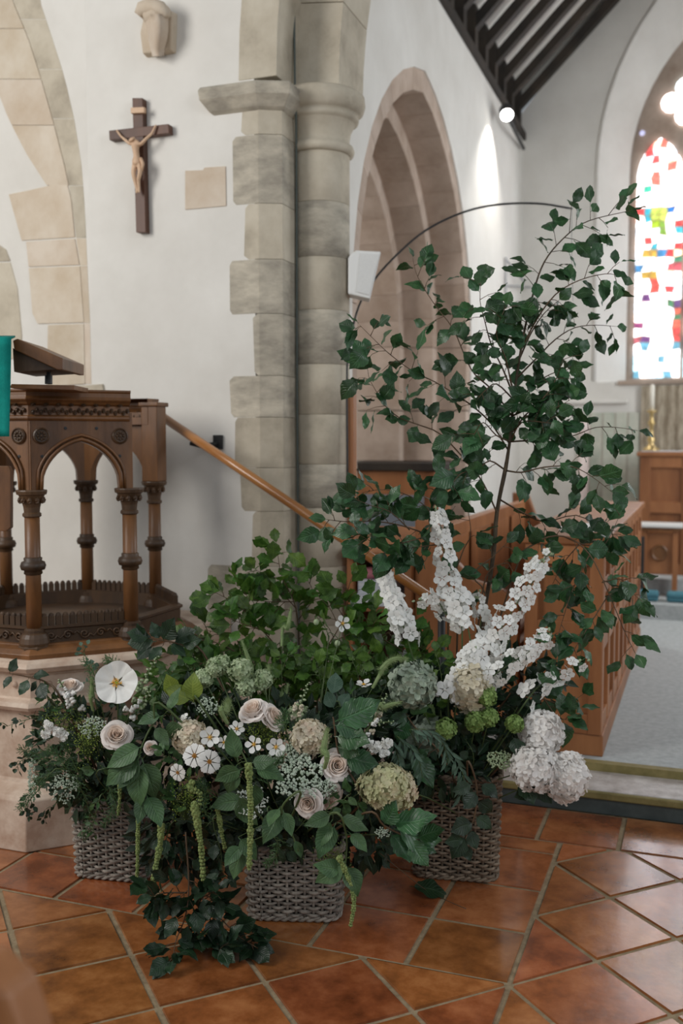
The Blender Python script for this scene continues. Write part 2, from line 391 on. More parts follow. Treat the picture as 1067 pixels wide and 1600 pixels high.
# carved corbel head above the crucifix
cb = thing('carved_corbel', PY(248, 92, YW), 'weathered pale stone corbel with carved folds high on white wall', 'corbel')
q = PY(262, 55, YW); m = MB()
m.prism([PY(u, v, YW+.03) for u, v in ((238, 20), (283, 24), (281, 88), (233, 95), (228, 60))], (0, -.075, 0), .01)
m.build('backing_block', STONEW, cb, bevel=.008)
m = MB()
pts = [PY(u, v, YW-.10) for u, v in ((216, 24), (222, 14), (236, 10), (252, 14), (262, 24))]
m.tube(pts, [.022, .034, .04, .034, .022], 10)
m.blob(PY(244, 22, YW-.07), (.08, .06, .05), 2)
m.build('carved_hood', STONEW, cb, smooth=True)
m = MB(); vs_, fs_ = [], []
secs = [(22, 224, 264, .115), (34, 226, 264, .125), (48, 229, 264, .12), (62, 231, 262, .10), (76, 234, 258, .075), (88, 238, 256, .045)]
for v, ul, ur, dp_ in secs:
    for k in range(9):
        f = k/8; ang = math.pi*f; vs_.append(PY(ul+(ur-ul)*(.5-.5*math.cos(ang)), v, YW-.02-dp_*math.sin(ang)**.7-.012*math.cos(f*math.pi*4)*(1 if 0 < k < 8 else 0)))
for j in range(len(secs)-1):
    for k in range(8): fs_.append((j*9+k, j*9+k+1, (j+1)*9+k+1, (j+1)*9+k))
fs_ += [tuple(range(9)), tuple(range(len(vs_)-1, len(vs_)-10, -1))]
m.add(vs_, fs_); m.build('carved_face', STONEW, cb, smooth=True)

# ---- left wall, turned a little, with a blocked arch
LDIR = Vector((-.987, .16, 0)); L0 = Vector((-3.0, YW, 0)); LN = Vector((-.16, -.987, 0))
m = MB().prism([L0+LDIR*t+ZZ*z for t, z in ((0, -.05), (4, -.05), (4, 7), (0, 7))], -LN*.4)
wl = struct('wall_left', m, PLASTER)
def ls(px, mt=STONEW, th=.01): wallstone(px, mt, L0, LN, th, wl)
out = [(62, -40), (62, 0), (82, 60), (101, 120), (117, 190), (128, 260), (133, 330), (137, 420), (141, 505), (143, 600)]
mid_ = [(14, -40), (20, 0), (45, 60), (64, 120), (84, 190), (102, 260), (112, 310), (119, 370), (126, 420), (131, 505), (133, 600)]
inn_ = [(-60, -40), (-40, 40), (-8, 128), (14, 185), (42, 240), (75, 291)]
def between(a, b_, y0, y1, n=3):
    def ev(l, y):
        for i in range(len(l)-1):
            if l[i][1] <= y <= l[i+1][1]: t = (y-l[i][1])/(l[i+1][1]-l[i][1]); return (l[i][0]+(l[i+1][0]-l[i][0])*t, y)
        return l[-1] if y > l[-1][1] else l[0]
    return [ev(a, y0+(y1-y0)*i/n) for i in range(n+1)]+[ev(b_, y0+(y1-y0)*i/n) for i in range(n, -1, -1)]
for y0, y1 in ((-38, 30), (30.5, 108), (108.5, 185), (185.5, 290), (290.5, 372), (372.5, 415), (415.5, 505), (505.5, 600)): ls(between(mid_, out, y0, y1), STONE if y0 < 300 else STONEW, .004)
for y0, y1 in ((-38, 45), (45.6, 124), (124.6, 196), (196.6, 290)): ls(between(inn_, mid_, y0, y1, 4), STONEW, .014)
ls([(15, 304), (45, 298), (75, 291), (104, 280), (112, 310), (118, 371), (35, 376)], STONEW, .014)
ls([(42, 378), (118, 373), (125, 414), (46, 417)], STONEW, .014); ls([(46, 419), (126, 416), (132, 504), (60, 506), (52, 490)], STONEW, .014)
ls([(76, 508), (132, 506), (134, 600), (75, 604)], STONEW, .014); ls([(75, 606), (160, 600), (166, 640), (75, 690)], STONE, .006)
ls([(-40, 382), (0, 383), (10, 390), (17, 408), (-40, 410)], STONE, .012); ls([(-40, 412), (17, 410), (28, 450), (35, 524), (33, 560), (-40, 565)], STONE, .012)

# ---- chancel north wall with an open arch
XN, YE = -1.78, 10.2
AY, AA, AH, AZ = 6.5, 1.44, 1.68, 2.3
def northarch(inset, n=9):
    a = AA-inset; h = AH-inset*1.15; r = (a*a+h*h)/(2*a); am = math.asin(h/r)
    left = [(AY-(r*math.cos(am*i/n)-(r-a)), AZ+r*math.sin(am*i/n)) for i in range(n+1)]
    return left
la = northarch(0)
poly = [(4.95, .1), (4.95, 4.62), (YE+.3, 4.62), (YE+.3, .1), (AY+AA, .1)]+[(2*AY-y, z) for y, z in la]+[p for p in la[::-1][1:]]+[(AY-AA, .1)]
wn = struct('wall_chancel_north', MB().prism([(XN, y, z) for y, z in poly], (-.85, 0, 0)), PLASTER)
for o_ in range(3):
    A, B = northarch(.12*o_-.01), northarch(.12*(o_+1)); xa0 = XN-.012-.24*o_
    jz = [.13, .55, .95, 1.4, 1.8, AZ]
    for sg in (0, 1):
        f = (lambda y: y) if sg == 0 else (lambda y: 2*AY-y)
        for k in range(len(A)-1):
            MB().prism([(xa0, f(y), z) for y, z in (A[k], A[k+1], B[k+1], B[k])], (-.85-.02+.24*o_, 0, 0)).build('voussoir', STONEB, wn, bevel=.005, origin=(xa0, f(A[k][0]), A[k][1]))
        for k in range(5):
            MB().prism([(xa0, f(y), z) for y, z in ((A[0][0], jz[k]+.003), (A[0][0], jz[k+1]-.003), (B[0][0], jz[k+1]-.003), (B[0][0], jz[k]+.003))], (-.85-.02+.24*o_, 0, 0)).build('stone', STONEB, wn, bevel=.005, origin=(xa0, f(A[0][0]), jz[k]))
# the side room seen through the arch
struct('wall_vestry', MB().span((-4.9, 4.0, 0), (-4.8, 11, 4.6)), PLASTER)
struct('wall_vestry_east', MB().span((-4.9, 9.6, 0), (-2.6, 9.7, 4.6)), PLASTER)

# ---- chancel east wall with the window recess
def gothic(a, zs_, h, n=10):
    r = (a*a+h*h)/(2*a); am = math.asin(min(1, h/r)); return [(-(r*math.cos(am*i/n)-(r-a)), zs_+r*math.sin(am*i/n)) for i in range(n+1)]
go = gothic(1.03, 4.2, 2.0); gi = gothic(.765, 4.2, 1.49); ZB = 2.16
def ring(l, zb): return [(l[0][0], zb)]+l+[(-x, z) for x, z in l[::-1][1:]]+[(-l[0][0], zb)]
ro, ri = ring(go, ZB-.02), ring(gi, ZB)
m = MB()
# wall face as left, right and top strips around the opening
m.prism([(x, YE, z) for x, z in [(-1.9, .1), (-1.9, 4.7), (0, 7.0), (0, go[-1][1])]+go[::-1][1:]+[(go[0][0], ZB-.02), (0, ZB-.02), (0, .1)]], (0, .32, 0))
m.prism([(-x, YE, z) for x, z in [(-1.9, .1), (-1.9, 4.7), (0, 7.0), (0, go[-1][1])]+go[::-1][1:]+[(go[0][0], ZB-.02), (0, ZB-.02), (0, .1)]], (0, .32, 0))
we = struct('wall_chancel_east', m, PLASTER)
m = MB(); n = len(ro)
m.add([(x, YE-.002, z) for x, z in ro]+[(x, YE+.26, z) for x, z in ri], [(i, i+1, n+i+1, n+i) for i in range(n-1)]+[(n-1, 0, n, 2*n-1)])
m.build('window_splay', PLASTER, we)
# hood-mould roll round the recess
m = MB().tube([(x, YE+.004, z) for x, z in ring(gothic(1.05, 4.2, 2.03), ZB)], .022, 8); m.build('hood_mould', PLASTER, we, smooth=True)
# window: stone tracery plate and stained-glass panes
wd = struct('window_1', MB().prism([(x, YE+.30, z) for x, z in ring(gothic(.80, 4.2, 1.52), ZB)], (0, .10, 0)), STONEB)
YG = YE+.285
def pane(poly2, c, strength=4.6):
    c = tuple(int(255*(.8*(x/255)+.2*(.35+.65*x/255))) for x in c)
    if len(poly2) < 3: return
    if min(c) < .62*max(c): strength *= .38
    nm = 'glass_%02x%02x%02x' % tuple(c)
    mt = mat(nm, tuple(int(x*.62) for x in c), c, 22, .2, emit=strength)
    MB().prism([(x, YG, z) for x, z in poly2], (0, -.012, 0), .004).build('pane', mt, wd, origin=(poly2[0][0], YG, poly2[0][1]))
def gcol(u, v, r):
    W = (250, 250, 255); PB = (196, 220, 240)
    if v > 540: return r.choice([W, W, PB, (150, 196, 220), (225, 235, 245), (90, 150, 175)])
    if v > 455:
        if 1004 < u < 1042: return r.choice([W, (236, 238, 250), (214, 220, 240)])
        if u <= 1004: return r.choice([(128, 50, 96), (96, 56, 110), W, (170, 80, 90)])
        return r.choice([(196, 60, 56), (60, 110, 76), W, (210, 90, 70), (90, 60, 110)])
    if v > 388:
        if 1002 < u < 1018: return r.choice([(190, 150, 60), (236, 200, 170), (205, 70, 60)])
        if 1034 < u: return r.choice([(222, 64, 66), (236, 190, 160), (70, 130, 100), (190, 80, 90)])
        return r.choice([W, (214, 226, 240), (60, 120, 170)])
    if v > 325:
        if 1012 < u < 1036 and v < 372: return r.choice([(150, 180, 40), (190, 205, 90), (120, 160, 60)])
        return r.choice([W, W, (60, 170, 190), (226, 70, 70), (40, 110, 190), (240, 200, 190), (230, 236, 246)])
    if v > 285: return r.choice([W, W, W, (220, 244, 236), (60, 190, 160), (240, 220, 220)])
    return r.choice([W, (252, 236, 232), (240, 110, 96), W, (250, 180, 160), (236, 84, 84)] if u > 1000 else [W, W, (80, 200, 120), (240, 120, 130)])
rg = random.Random(3)
def lancet(cx, hw, zb, zs_, h, nx, rh, coarse=False):
    out_ = [(cx+x, z) for x, z in ring(gothic(hw, zs_, h, 6), zb)]
    out_ = out_[::-1]
    if parea(out_) < 0: out_ = out_[::-1]
    nz = int((zs_+h-zb)/rh)+1; gx = [[cx-hw+2*hw*i/nx+(rg.uniform(-.018, .018) if 0 < i < nx else 0) for i in range(nx+1)] for _ in range(nz+1)]
    gz = [[zb+rh*j+(rg.uniform(-.014, .014) if j else 0) for i in range(nx+1)] for j in range(nz+1)]
    for j in range(nz):
        for i in range(nx):
            q = [(gx[j][i], gz[j][i]), (gx[j][i+1], gz[j][i+1]), (gx[j+1][i+1], gz[j+1][i+1]), (gx[j+1][i], gz[j+1][i])]
            for k in range(len(out_)):
                if len(q) < 3: break
                q = clip(q, out_[k], out_[(k+1) % len(out_)])
            if len(q) < 3 or abs(parea(q)) < .0006: continue
            q = shrink(q, .004)
            if len(q) < 3: continue
            u, v, _ = proj((gx[j][i]-cx-.475, YG, gz[j][i]+rh/2))
            pane(q, gcol(u, v, rg) if rg.random() < .62 else rg.choice([(250, 250, 255), (226, 236, 248), (196, 212, 230), (240, 226, 224)]))
lancet(-.475, .222, 2.19, 4.16, .38, 6, .07)
lancet(0, .222, 2.19, 4.30, .38, 3, .2); lancet(.475, .222, 2.19, 4.16, .38, 3, .2)
for cx, cz, rr in ((-.255, 4.86, .135), (.255, 4.86, .135), (0, 5.25, .12)):
    for k in range(4):
        a = math.pi/2*k; c0 = (cx+rr*.98*math.cos(a), cz+rr*.98*math.sin(a))
        pane([(c0[0]+rr*.72*math.cos(t*math.pi/6), c0[1]+rr*.72*math.sin(t*math.pi/6)) for t in range(12)], rg.choice([(250, 250, 255), (250, 240, 240), (220, 240, 250)]))
    pane([(cx+rr*.5*math.cos(t*math.pi/4), cz+rr*.5*math.sin(t*math.pi/4)) for t in range(8)], (230, 236, 250))
pane([(-.655+.028*math.cos(t*math.pi/5), 4.60+.028*math.sin(t*math.pi/5)) for t in range(10)], (190, 190, 226), 1.2)
struct('window_sill', MB().span((-.82, YE-.03, ZB-.05), (.82, YE+.3, ZB-.005)), STONEB, bevel=.008)
struct('trim_1', MB().span((-1.78, YE-.05, 1.93), (-.72, YE, 1.97)), PLASTER, bevel=.01)

# ---- chancel roof
m = MB()
for sg in (-1, 1): m.prism([(sg*2.1, 4.9, 4.74), (sg*2.1, YE+.3, 4.74), (0, YE+.3, 6.86), (0, 4.9, 6.86)], (0, 0, .12))
cl = struct('ceiling', m, PLASTER)
MB().span((XN-.20, 4.95, 4.60), (XN-.16, YE+.2, 5.1)).build('eaves_board', BLACKOAK, cl)
MB().span((XN-.2, 4.95, 4.56), (XN+.03, YE, 4.63)).build('wall_plate', BLACKOAK, cl)
for k in range(13):
    y = YE-.10-.405*k
    MB().span((XN-.13, y-.055, 4.60), (XN-.01, y+.055, 5.02)).build('ashlar_post', BLACKOAK, cl, origin=(XN, y, 4.6))
    for sg in (-1, 1):
        a = Vector((sg*1.84, y, 4.90)); b_ = Vector((0, y, 6.72))
        dn = Vector((0, 0, -.11))
        MB().prism([a+Vector((0, -.045, 0)), b_+Vector((0, -.045, 0)), b_+Vector((0, -.045, 0))+dn, a+Vector((0, -.045, 0))+dn], (0, .09, 0)).build('rafter', BLACKOAK, cl, origin=a)

# ================================================================== PULPIT
PC = Vector((-2.642, 3.677, 0)); PR = .497
def ov(deg, r=PR): return Vector((PC.x+r*math.cos(math.radians(deg)), PC.y+r*math.sin(math.radians(deg)), 0))
VD, VC, VE, VH, VG, VA, VB = [ov(a) for a in (67.5, 112.5, 157.5, 202.5, 247.5, 292.5, 337.5)]
dA = (VA+ZZ*1.1-CP).dot(FW)
def zA(v): return P(52, v, dA).z
OCT = [(ov(a).x, ov(a).y) for a in (67.5, 112.5, 157.5, 202.5, 247.5, 292.5, 337.5)]
OCT8 = [(ov(a).x, ov(a).y) for a in (22.5, 67.5, 112.5, 157.5, 202.5, 247.5, 292.5, 337.5)]
Z_ST = zA(1027)
pe = thing('pulpit_pedestal', PC, 'octagonal pink stone base with steps carrying the carved wooden pulpit', 'pedestal')
k8 = .924
def off(R): return (R-PR)*k8
MB().sweep(OCT8, [(off(.12), Z_ST), (off(.59), Z_ST), (off(.615), Z_ST-.008), (off(.63), Z_ST-.025), (off(.615), Z_ST-.045), (off(.585), Z_ST-.052), (off(.585), Z_ST-.06)], True).build('top_roll', PINKST, pe, bevel=.002)
MB().sweep(OCT8, [(off(.585), Z_ST-.055), (off(.575), Z_ST-.065), (off(.575), Z_ST-.15), (off(.59), Z_ST-.165)], True).build('carved_band', PINKST, pe)
MB().sweep(OCT8, [(off(.575), Z_ST-.155), (off(.605), Z_ST-.165), (off(.615), Z_ST-.18), (off(.605), Z_ST-.195), (off(.575), Z_ST-.2)], True).build('lower_roll', PINKST, pe)
MB().sweep(OCT8, [(off(.575), Z_ST-.19), (off(.57), Z_ST-.22), (off(.57), .24), (off(.585), .225)], True).build('body', PINKST, pe)
MB().sweep(OCT8, [(off(.585), .23), (off(.66), .205), (off(.675), .19), (off(.69), 0), (off(.1), 0)], True).build('plinth', PINKST, pe, bevel=.004)
# small carved bosses on the band
def faces(): 
    a = [22.5, 67.5, 112.5, 157.5, 202.5, 247.5, 292.5, 337.5]
    for i in range(8): yield a[i], a[(i+1) % 8]
BOSS = mat('boss_shadowed_stone', (96, 74, 62), (120, 96, 82), 9, .8)
me = MB().lathe([(.004, .012), (.011, .008), (.014, 0), (.014, -.004)], 10).mesh('boss', PINKST)
for a in (270, 315):
    n = Vector((math.cos(math.radians(a)), math.sin(math.radians(a)), 0)); e = Vector((-n.y, n.x, 0))
    for t in (-.15, -.05, .05, .15):
        p = PC+n*(.575*k8)+e*t; inst('boss', me, frame((p.x, p.y, Z_ST-.10), e, n), pe)

pu = thing('pulpit', PC+ZZ*Z_ST, 'carved dark oak octagonal pulpit with arched bays on columns', 'pulpit')
# base mouldings and floor
zb = Z_ST
MB().sweep(OCT8, [(.075, zb), (.08, zb+.018), (.06, zb+.035), (.035, zb+.045), (.03, zb+.05), (-.03, zb+.05), (-.03, zb)], True).build('base_moulding', OAK, pu, bevel=.002)
MB().sweep(OCT8, [(.012, zb+.05), (.012, zb+.102), (.022, zb+.108), (.022, zb+.118), (-.03, zb+.118), (-.03, zb+.05)], True).build('base_rail', OAKD, pu)
MB().prism([(x, y, zb+.03) for x, y in [(ov(a, PR-.02).x, ov(a, PR-.02).y) for a in (22.5, 67.5, 112.5, 157.5, 202.5, 247.5, 292.5, 337.5)]], (0, 0, .03)).build('pulpit_floor', OAKD, pu)
peg = MB().box((0, 0, .018), (.021, .022, .036)); peg.lathe([(.0105, .036), (.0095, .042), (.006, .047), (.001, .049)], 8)
pegm = peg.mesh('slat', OAKD)
for a, b_ in faces():
    A, B = ov(a), ov(b_)
    if (a, b_) == (337.5, 22.5): continue
    for k in range(12):
        p = A.lerp(B, (k+.95)/13.9+.03); n = ((A+B)/2-PC).normalized()
        inst('slat', pegm, frame((p.x, p.y, zb+.118), n.cross(ZZ)*-1, ZZ) , pu)
    # carved scrollwork on the base rail
    m = MB(); e = (B-A).normalized(); n = ((A+B)/2-PC).normalized()
    for k in range(5):
        c = A.lerp(B, .16+.17*k)+n*.016+ZZ*(zb+.077); s_ = 1 if k % 2 else -1
        pts = [c+e*(.020*(1-t/14)*math.cos(t*.75)*1.0)+ZZ*(s_*.020*(1-t/14)*math.sin(t*.75)) for t in range(13)]
        m.tube(pts, [.0045]*13, 5)
        m.tube([c+e*.02, c+e*.035+ZZ*s_*.012, c+e*.055-ZZ*s_*.008], .0035, 5)
    m.build('carved_scroll', OAKD, pu, smooth=True)
# columns
ZC = zA(765)
colp = [(.030, zb+.12), (.030, zA(897)), (.034, zA(895)), (.034, zA(891)), (.044, zA(890)), (.050, zA(884)), (.044, zA(877)), (.034, zA(876)), (.034, zA(873)), (.029, zA(871)), (.028, zA(808)), (.033, zA(806)), (.033, zA(802)), (.028, zA(800)), (.03, zA(795)), (.036, zA(785)), (.046, zA(777)), (.05, zA(774))]
shaftp = [(.030, zb+.10), (.0295, zA(897)), (.029, zA(806))]
ringp = [(.030, zA(898)), (.036, zA(896)), (.034, zA(891)), (.045, zA(890)), (.050, zA(884)), (.045, zA(878)), (.034, zA(876)), (.036, zA(872)), (.030, zA(870))]
basep = [(.058, zb+.045), (.06, zb+.055), (.056, zb+.075), (.048, zb+.09), (.04, zb+.095), (.04, zb+.105), (.031, zb+.112)]
capp2 = [(.029, zA(808)), (.036, zA(806)), (.036, zA(802)), (.03, zA(800)), (.032, zA(792)), (.038, zA(783)), (.047, zA(776)), (.05, zA(773)), (.057, zA(772)), (.06, zA(767)), (.058, ZC)]
def lm(p, mt, k=18): 
    q = MB().lathe(p, k); return q
M_sh = lm(shaftp, OAK).mesh('shaft', OAK, True); M_ri = lm(ringp, OAKD).mesh('ring', OAKD, True)
m = lm(basep, OAKD); m.lathe([(.062, zb+.0), (.064, zb+.012), (.064, zb+.04), (.058, zb+.046)], 8); M_ba = m.mesh('column_base', OAKD)
m = lm(capp2, OAK)
for k in range(10):
    a = 2*math.pi*k/10; m.blob((.044*math.cos(a), .044*math.sin(a), zA(781)), (.010, .010, .014), 1)
M_ca = m.mesh('capital', OAKD)
for v in (VA, VB, VD, VC, VE, VH, VG):
    T = Matrix.Translation((v.x, v.y, 0)) @ Matrix.Rotation(math.radians(22.5), 4, 'Z')
    c = inst('column', M_sh, T, pu)
    inst('ring', M_ri, T, c); inst('column_base', M_ba, T, c); inst('capital', M_ca, T, c)
# arched panels
Z1 = zA(656)
fl_ = [(67.5, 112.5), (112.5, 157.5), (157.5, 202.5), (202.5, 247.5), (247.5, 292.5), (292.5, 337.5)]
for a, b_ in fl_:
    A, B = ov(a), ov(b_); e = (B-A).normalized(); n = ((A+B)/2-PC).normalized(); c = (A+B)/2; hw = (B-A).length/2+.012; ah = .148
    go_ = gothic(ah, ZC+.0, zA(690)-ZC, 10)
    arch = go_+[(-x, z) for x, z in go_[::-1][1:]]
    # four-centred look: widen the shoulders
    arch = [(x*(1.0 if abs(x) > ah*.97 else 1.02), z) for x, z in arch]
    pl = [(-hw, ZC), (-hw, Z1+.03), (hw, Z1+.03), (hw, ZC)]+[(-x, z) for x, z in arch]
    pan = MB().prism([c+e*x+n*.018+ZZ*z for x, z in pl], -n*.04).build('arched_panel', OAK, pu)
    for d_, r_ in ((.010, .008), (.026, .006)):
        m = MB().tube([c+e*(x*(1+d_/ah*.8))+n*.024+ZZ*(z+(d_ if z > ZC+.01 else 0)) for x, z in arch], r_, 6); m.build('arch_moulding', OAK, pan, smooth=True)
    m = MB()
    for k in range(1, len(arch)-1):
        x, z = arch[k]; m.blob(c+e*(x*1.11)+n*.02+ZZ*(z+.018), .006)
    m.build('carved_beading', OAKD, pan)
    for sg in (-1, 1):
        cc = c+e*(sg*.152)+n*.018+ZZ*zA(681)
        Mx = frame(cc, e, n)
        m = MB().lathe([(.030, 0), (.032, .006), (.027, .011), (.024, .006), (.002, .005)], 20, (0, 0, 0))
        for q in range(8): m.blob((.014*math.cos(q*math.pi/4), .014*math.sin(q*math.pi/4), .007), (.006, .006, .005), 1)
        m.blob((0, 0, .008), (.006, .006, .006), 1)
        inst('rosette', m.mesh('rosette', OAKD), Mx, pan)
        for (u, v) in ((.060, 669), (.150, 713), (.118, 716)):
            cc2 = c+e*(sg*u)+n*.0185+ZZ*zA(v)
            inst('hole_shade_disc', MB().lathe([(.0065, 0), (.0065, .0015), (.004, .0018)], 10).mesh('hole_shade_disc', IRON), frame(cc2, e, n), pan)  # dark discs on the panel stand for the shade inside drilled holes
# cusped inner brackets hanging beside the back columns
# cornice
ztop = zA(609)
cp_ = [(-.05, Z1-.004), (.022, Z1-.004), (.030, Z1+.004), (.030, Z1+.012), (.022, Z1+.018), (.022, zA(634)), (.034, zA(632)), (.040, zA(629)), (.050, zA(626)), (.052, zA(624)), (.046, zA(620)), (.046, zA(614)), (.052, zA(612)), (.052, ztop), (-.05, ztop)]
MB().sweep(OCT, cp_).build('cornice', OAK, pu, bevel=.001)
for i in range(6):
    A, B = Vector((*OCT[i], 0)), Vector((*OCT[i+1], 0)); n = ((A+B)/2-PC).normalized(); m = MB()
    for k in range(24):
        p = A.lerp(B, (k+.5)/24)+n*.026; z = zA(643)+(.004 if k % 2 else -.004)
        m.blob((p.x, p.y, z), (.008, .008, .010), 1)
        if k % 3 == 0: m.blob((p.x+n.x*.010, p.y+n.y*.010, zA(633)), (.012, .012, .006), 1)
    m.build('carved_frieze', OAKD, pu)
# newel post of the entrance
m = MB().box((VD.x+.005, VD.y-.005, (ZC+zA(622))/2+.0), (.085, .085, zA(622)-ZC), Matrix.Rotation(math.radians(0), 3, 'Z')); m.build('entrance_post', OAK, pu, bevel=.004)
m = MB().box((VD.x+.005, VD.y-.005, zA(620)), (.105, .105, .02)); m.build('post_cap', OAK, pu, bevel=.005)
m = MB().prism([P(u, v, 3.95) for u, v in ((-50, 728), (14, 728), (17, 735), (17, 824), (10, 830), (-50, 830))], FW*.03); m.build('hanging_panel', OAK, pu, bevel=.003)
# book rest on the pulpit
dk = 3.62
br = thing('book_rest', P(76, 604, dk), 'sloping wooden book rest on short iron stem above pulpit', 'book rest')
hd = Vector((FW.x, FW.y, 0)).normalized()
MB().prism([P(u, v, dk-.02) for u, v in ((20, 532), (27, 529), (98, 560), (98, 578), (90, 578), (22, 546))], hd*.30).build('desk_board', OAK, br, bevel=.003)
MB().prism([P(u, v, dk) for u, v in ((20, 544), (90, 577), (22, 581))], hd*.26).build('desk_side', OAKD, br)
m = MB(); c0 = P(76, 600, dk+.10); c1 = P(76, 574, dk+.10)
m.tube([c0, c0.lerp(c1, .5)], .014, 10); m.tube([c0.lerp(c1, .5), c1], .008, 8); m.blob(c1, .015, 1); m.build('iron_stem', IRON, br, smooth=False)
MB().prism([P(u, v, dk+.02) for u, v in ((15, 606), (18, 600), (116, 602), (116, 609))], hd*.2).build('base_board', OAK, br)
TEAL = mat('teal_cloth', (0, 112, 104), (6, 134, 124), 14, .8, .3, 200, spec=.2)
m = MB(); vs_, fs_ = [], []
for j in range(17):
    t = j/16
    for i in range(9):
        u = -90+108*i/8-(2*t if i == 8 else 0)
        if j < 3: q = P(u+6*(1-j/2), 527+1.5*j, 3.60-.10*j/2)
        else: q = P(u, 530+(152)*(j-2)/14, 3.50)+hd*(.010*math.sin(i*1.9+t*2)*t)
        vs_.append(q)
for j in range(16):
    for i in range(8): fs_.append((j*9+i, j*9+i+1, (j+1)*9+i+1, (j+1)*9+i))
cl_ = MB().add(vs_, fs_).build('pulpit_cloth', TEAL, None, smooth=True, origin=P(0, 600, 3.5)); sm = cl_.modifiers.new('solid', 'SOLIDIFY'); sm.thickness = .006
tag(cl_, 'plain teal cloth hanging over the front of the book rest', 'cloth')

# stone landing and stair behind the flowers
stt = pe
MB().span((-2.62, 4.02, 0), (-2.20, 4.44, .70)).build('landing_block', PINKST, stt, bevel=.008)
MB().span((-2.30, 3.72, 0), (-2.02, 4.44, .60)).build('landing_step', PINKST, stt, bevel=.008)
for k in range(3): MB().span((-2.02+.2*k, 3.80, 0), (-1.98+.2*k+.19, 4.44, .47-.14*k)).build('step', PINKST, stt, bevel=.006)
# handrail
hr = thing('handrail', PY(318, 690, 4.3), 'sloping varnished round wooden handrail running down past the pier', 'handrail')
ra, rb = PY(246, 646, 4.28), PY(690, 946, 4.02)
MB().tube([ra, ra.lerp(rb, .33), ra.lerp(rb, .66), rb], .0215, 14).build('rail', RAILW, hr, smooth=True)
bk = PY(308, 686, 4.28); m = MB()
m.tube([bk+Vector((-.02, 0, -.02)), bk+Vector((.0, .05, -.035)), bk+Vector((.03, .17, -.02))], .011, 8); m.tube([bk+Vector((-.035, .0, -.02)), bk+Vector((.03, .0, -.035))], .012, 6)
m.box(bk+Vector((.03, .160, -.015)), (.05, .012, .07)); m.build('bracket', IRON, hr)
MB().tube([rb, Vector((rb.x, rb.y, .0))], .016, 10).build('end_post', IRON, hr, smooth=True)
# cable down the pier
tag(MB().tube(spline([PY(459, -30, 4.64), PY(461, 150, 4.62), PY(462, 165, 4.60), PY(463, 260, 4.64), PY(464, 600, 4.64), PY(466, 900, 4.64), PY(467, 1120, 4.64)], 6), .006, 6).build('cable', mat('grey_cable', (84, 92, 88), None, 4, .6), None, True, origin=PY(467, 1120, 4.64)), 'thin grey cable running down the joint beside the stone shaft', 'cable')

# ================================================================== CRUCIFIX
CW = mat('crucifix_wood', (70, 42, 28), (98, 62, 42), 10, .5, .1, stretch=(1, 1, .2))
FIG = mat('carved_limewood', (196, 160, 130), (216, 184, 154), 12, .6)
yc = YW-.03
cx_ = thing('crucifix', PY(220, 363, yc), 'dark wooden crucifix with pale carved figure on white wall', 'crucifix')
def cq(l, y, d): return MB().prism([PY(u, v, y) for u, v in l], (0, d, 0), 0)
cq([(206.5, 153), (222.5, 153), (227.5, 363), (212.5, 363)], yc-.012, .040).build('upright', CW, cx_, bevel=.002)
cq([(170, 204), (263, 193.5), (264, 208), (171, 219)], yc-.014, .042).build('crossbar', CW, cx_, bevel=.002)
cq([(204, 168), (225, 167), (225, 176), (204, 177)], yc-.03, .02).build('title_plate', FIG, cx_, bevel=.002)
# the figure: one skinned body
yf = yc-.042
def fp(u, v, dy=0): return PY(u, v, yf+dy)
jn = [(fp(214, 252, .0), .019), (fp(213, 240), .018), (fp(212, 230), .022), (fp(211, 222), .017), (fp(208, 219, -.012), .012), (fp(205, 218, -.022), .017), (fp(204, 216, -.026), .015),
      (fp(220, 226), .011), (fp(228, 217), .009), (fp(237, 209, .01), .007), (fp(242, 199, .016), .006), (fp(244, 195, .018), .005),
      (fp(203, 225), .011), (fp(196, 219), .009), (fp(189, 213, .01), .007), (fp(184, 206, .016), .006), (fp(182, 203, .018), .005),
      (fp(218, 258), .015), (fp(219, 268, -.012), .013), (fp(216, 282, .0), .010), (fp(217, 294, .006), .008), (fp(217, 301, -.004), .006),
      (fp(210, 260), .015), (fp(208, 270, -.014), .013), (fp(211, 284, -.002), .010), (fp(214, 296, .002), .008), (fp(213, 302, -.006), .006)]
ed = [(0, 1), (1, 2), (2, 3), (3, 4), (4, 5), (5, 6), (3, 7), (7, 8), (8, 9), (9, 10), (10, 11), (3, 12), (12, 13), (13, 14), (14, 15), (15, 16), (0, 17), (17, 18), (18, 19), (19, 20), (20, 21), (0, 22), (22, 23), (23, 24), (24, 25), (25, 26)]
o0 = org(cx_); me = bpy.data.meshes.new('figure'); me.from_pydata([tuple(p-o0) for p, r in jn], ed, []); me.materials.append(FIG)
fg = bpy.data.objects.new('figure', me); col.objects.link(fg); fg.parent = cx_; ORG[fg.name] = o0
sk = fg.modifiers.new('skin', 'SKIN'); sk.use_smooth_shade = True
for i, (p, r) in enumerate(jn): me.skin_vertices[0].data[i].radius = (r, r*.85)
me.skin_vertices[0].data[0].use_root = True
ss = fg.modifiers.new('sub', 'SUBSURF'); ss.levels = 2; ss.render_levels = 2
m = MB().lathe([(.020, -.018), (.024, -.004), (.022, .012), (.019, .018)], 12, fp(214, 253)); m.tube([fp(220, 248), fp(223, 256, -.01), fp(222, 268, -.004)], [.010, .009, .004], 6); m.build('loincloth', FIG, fg, smooth=True)

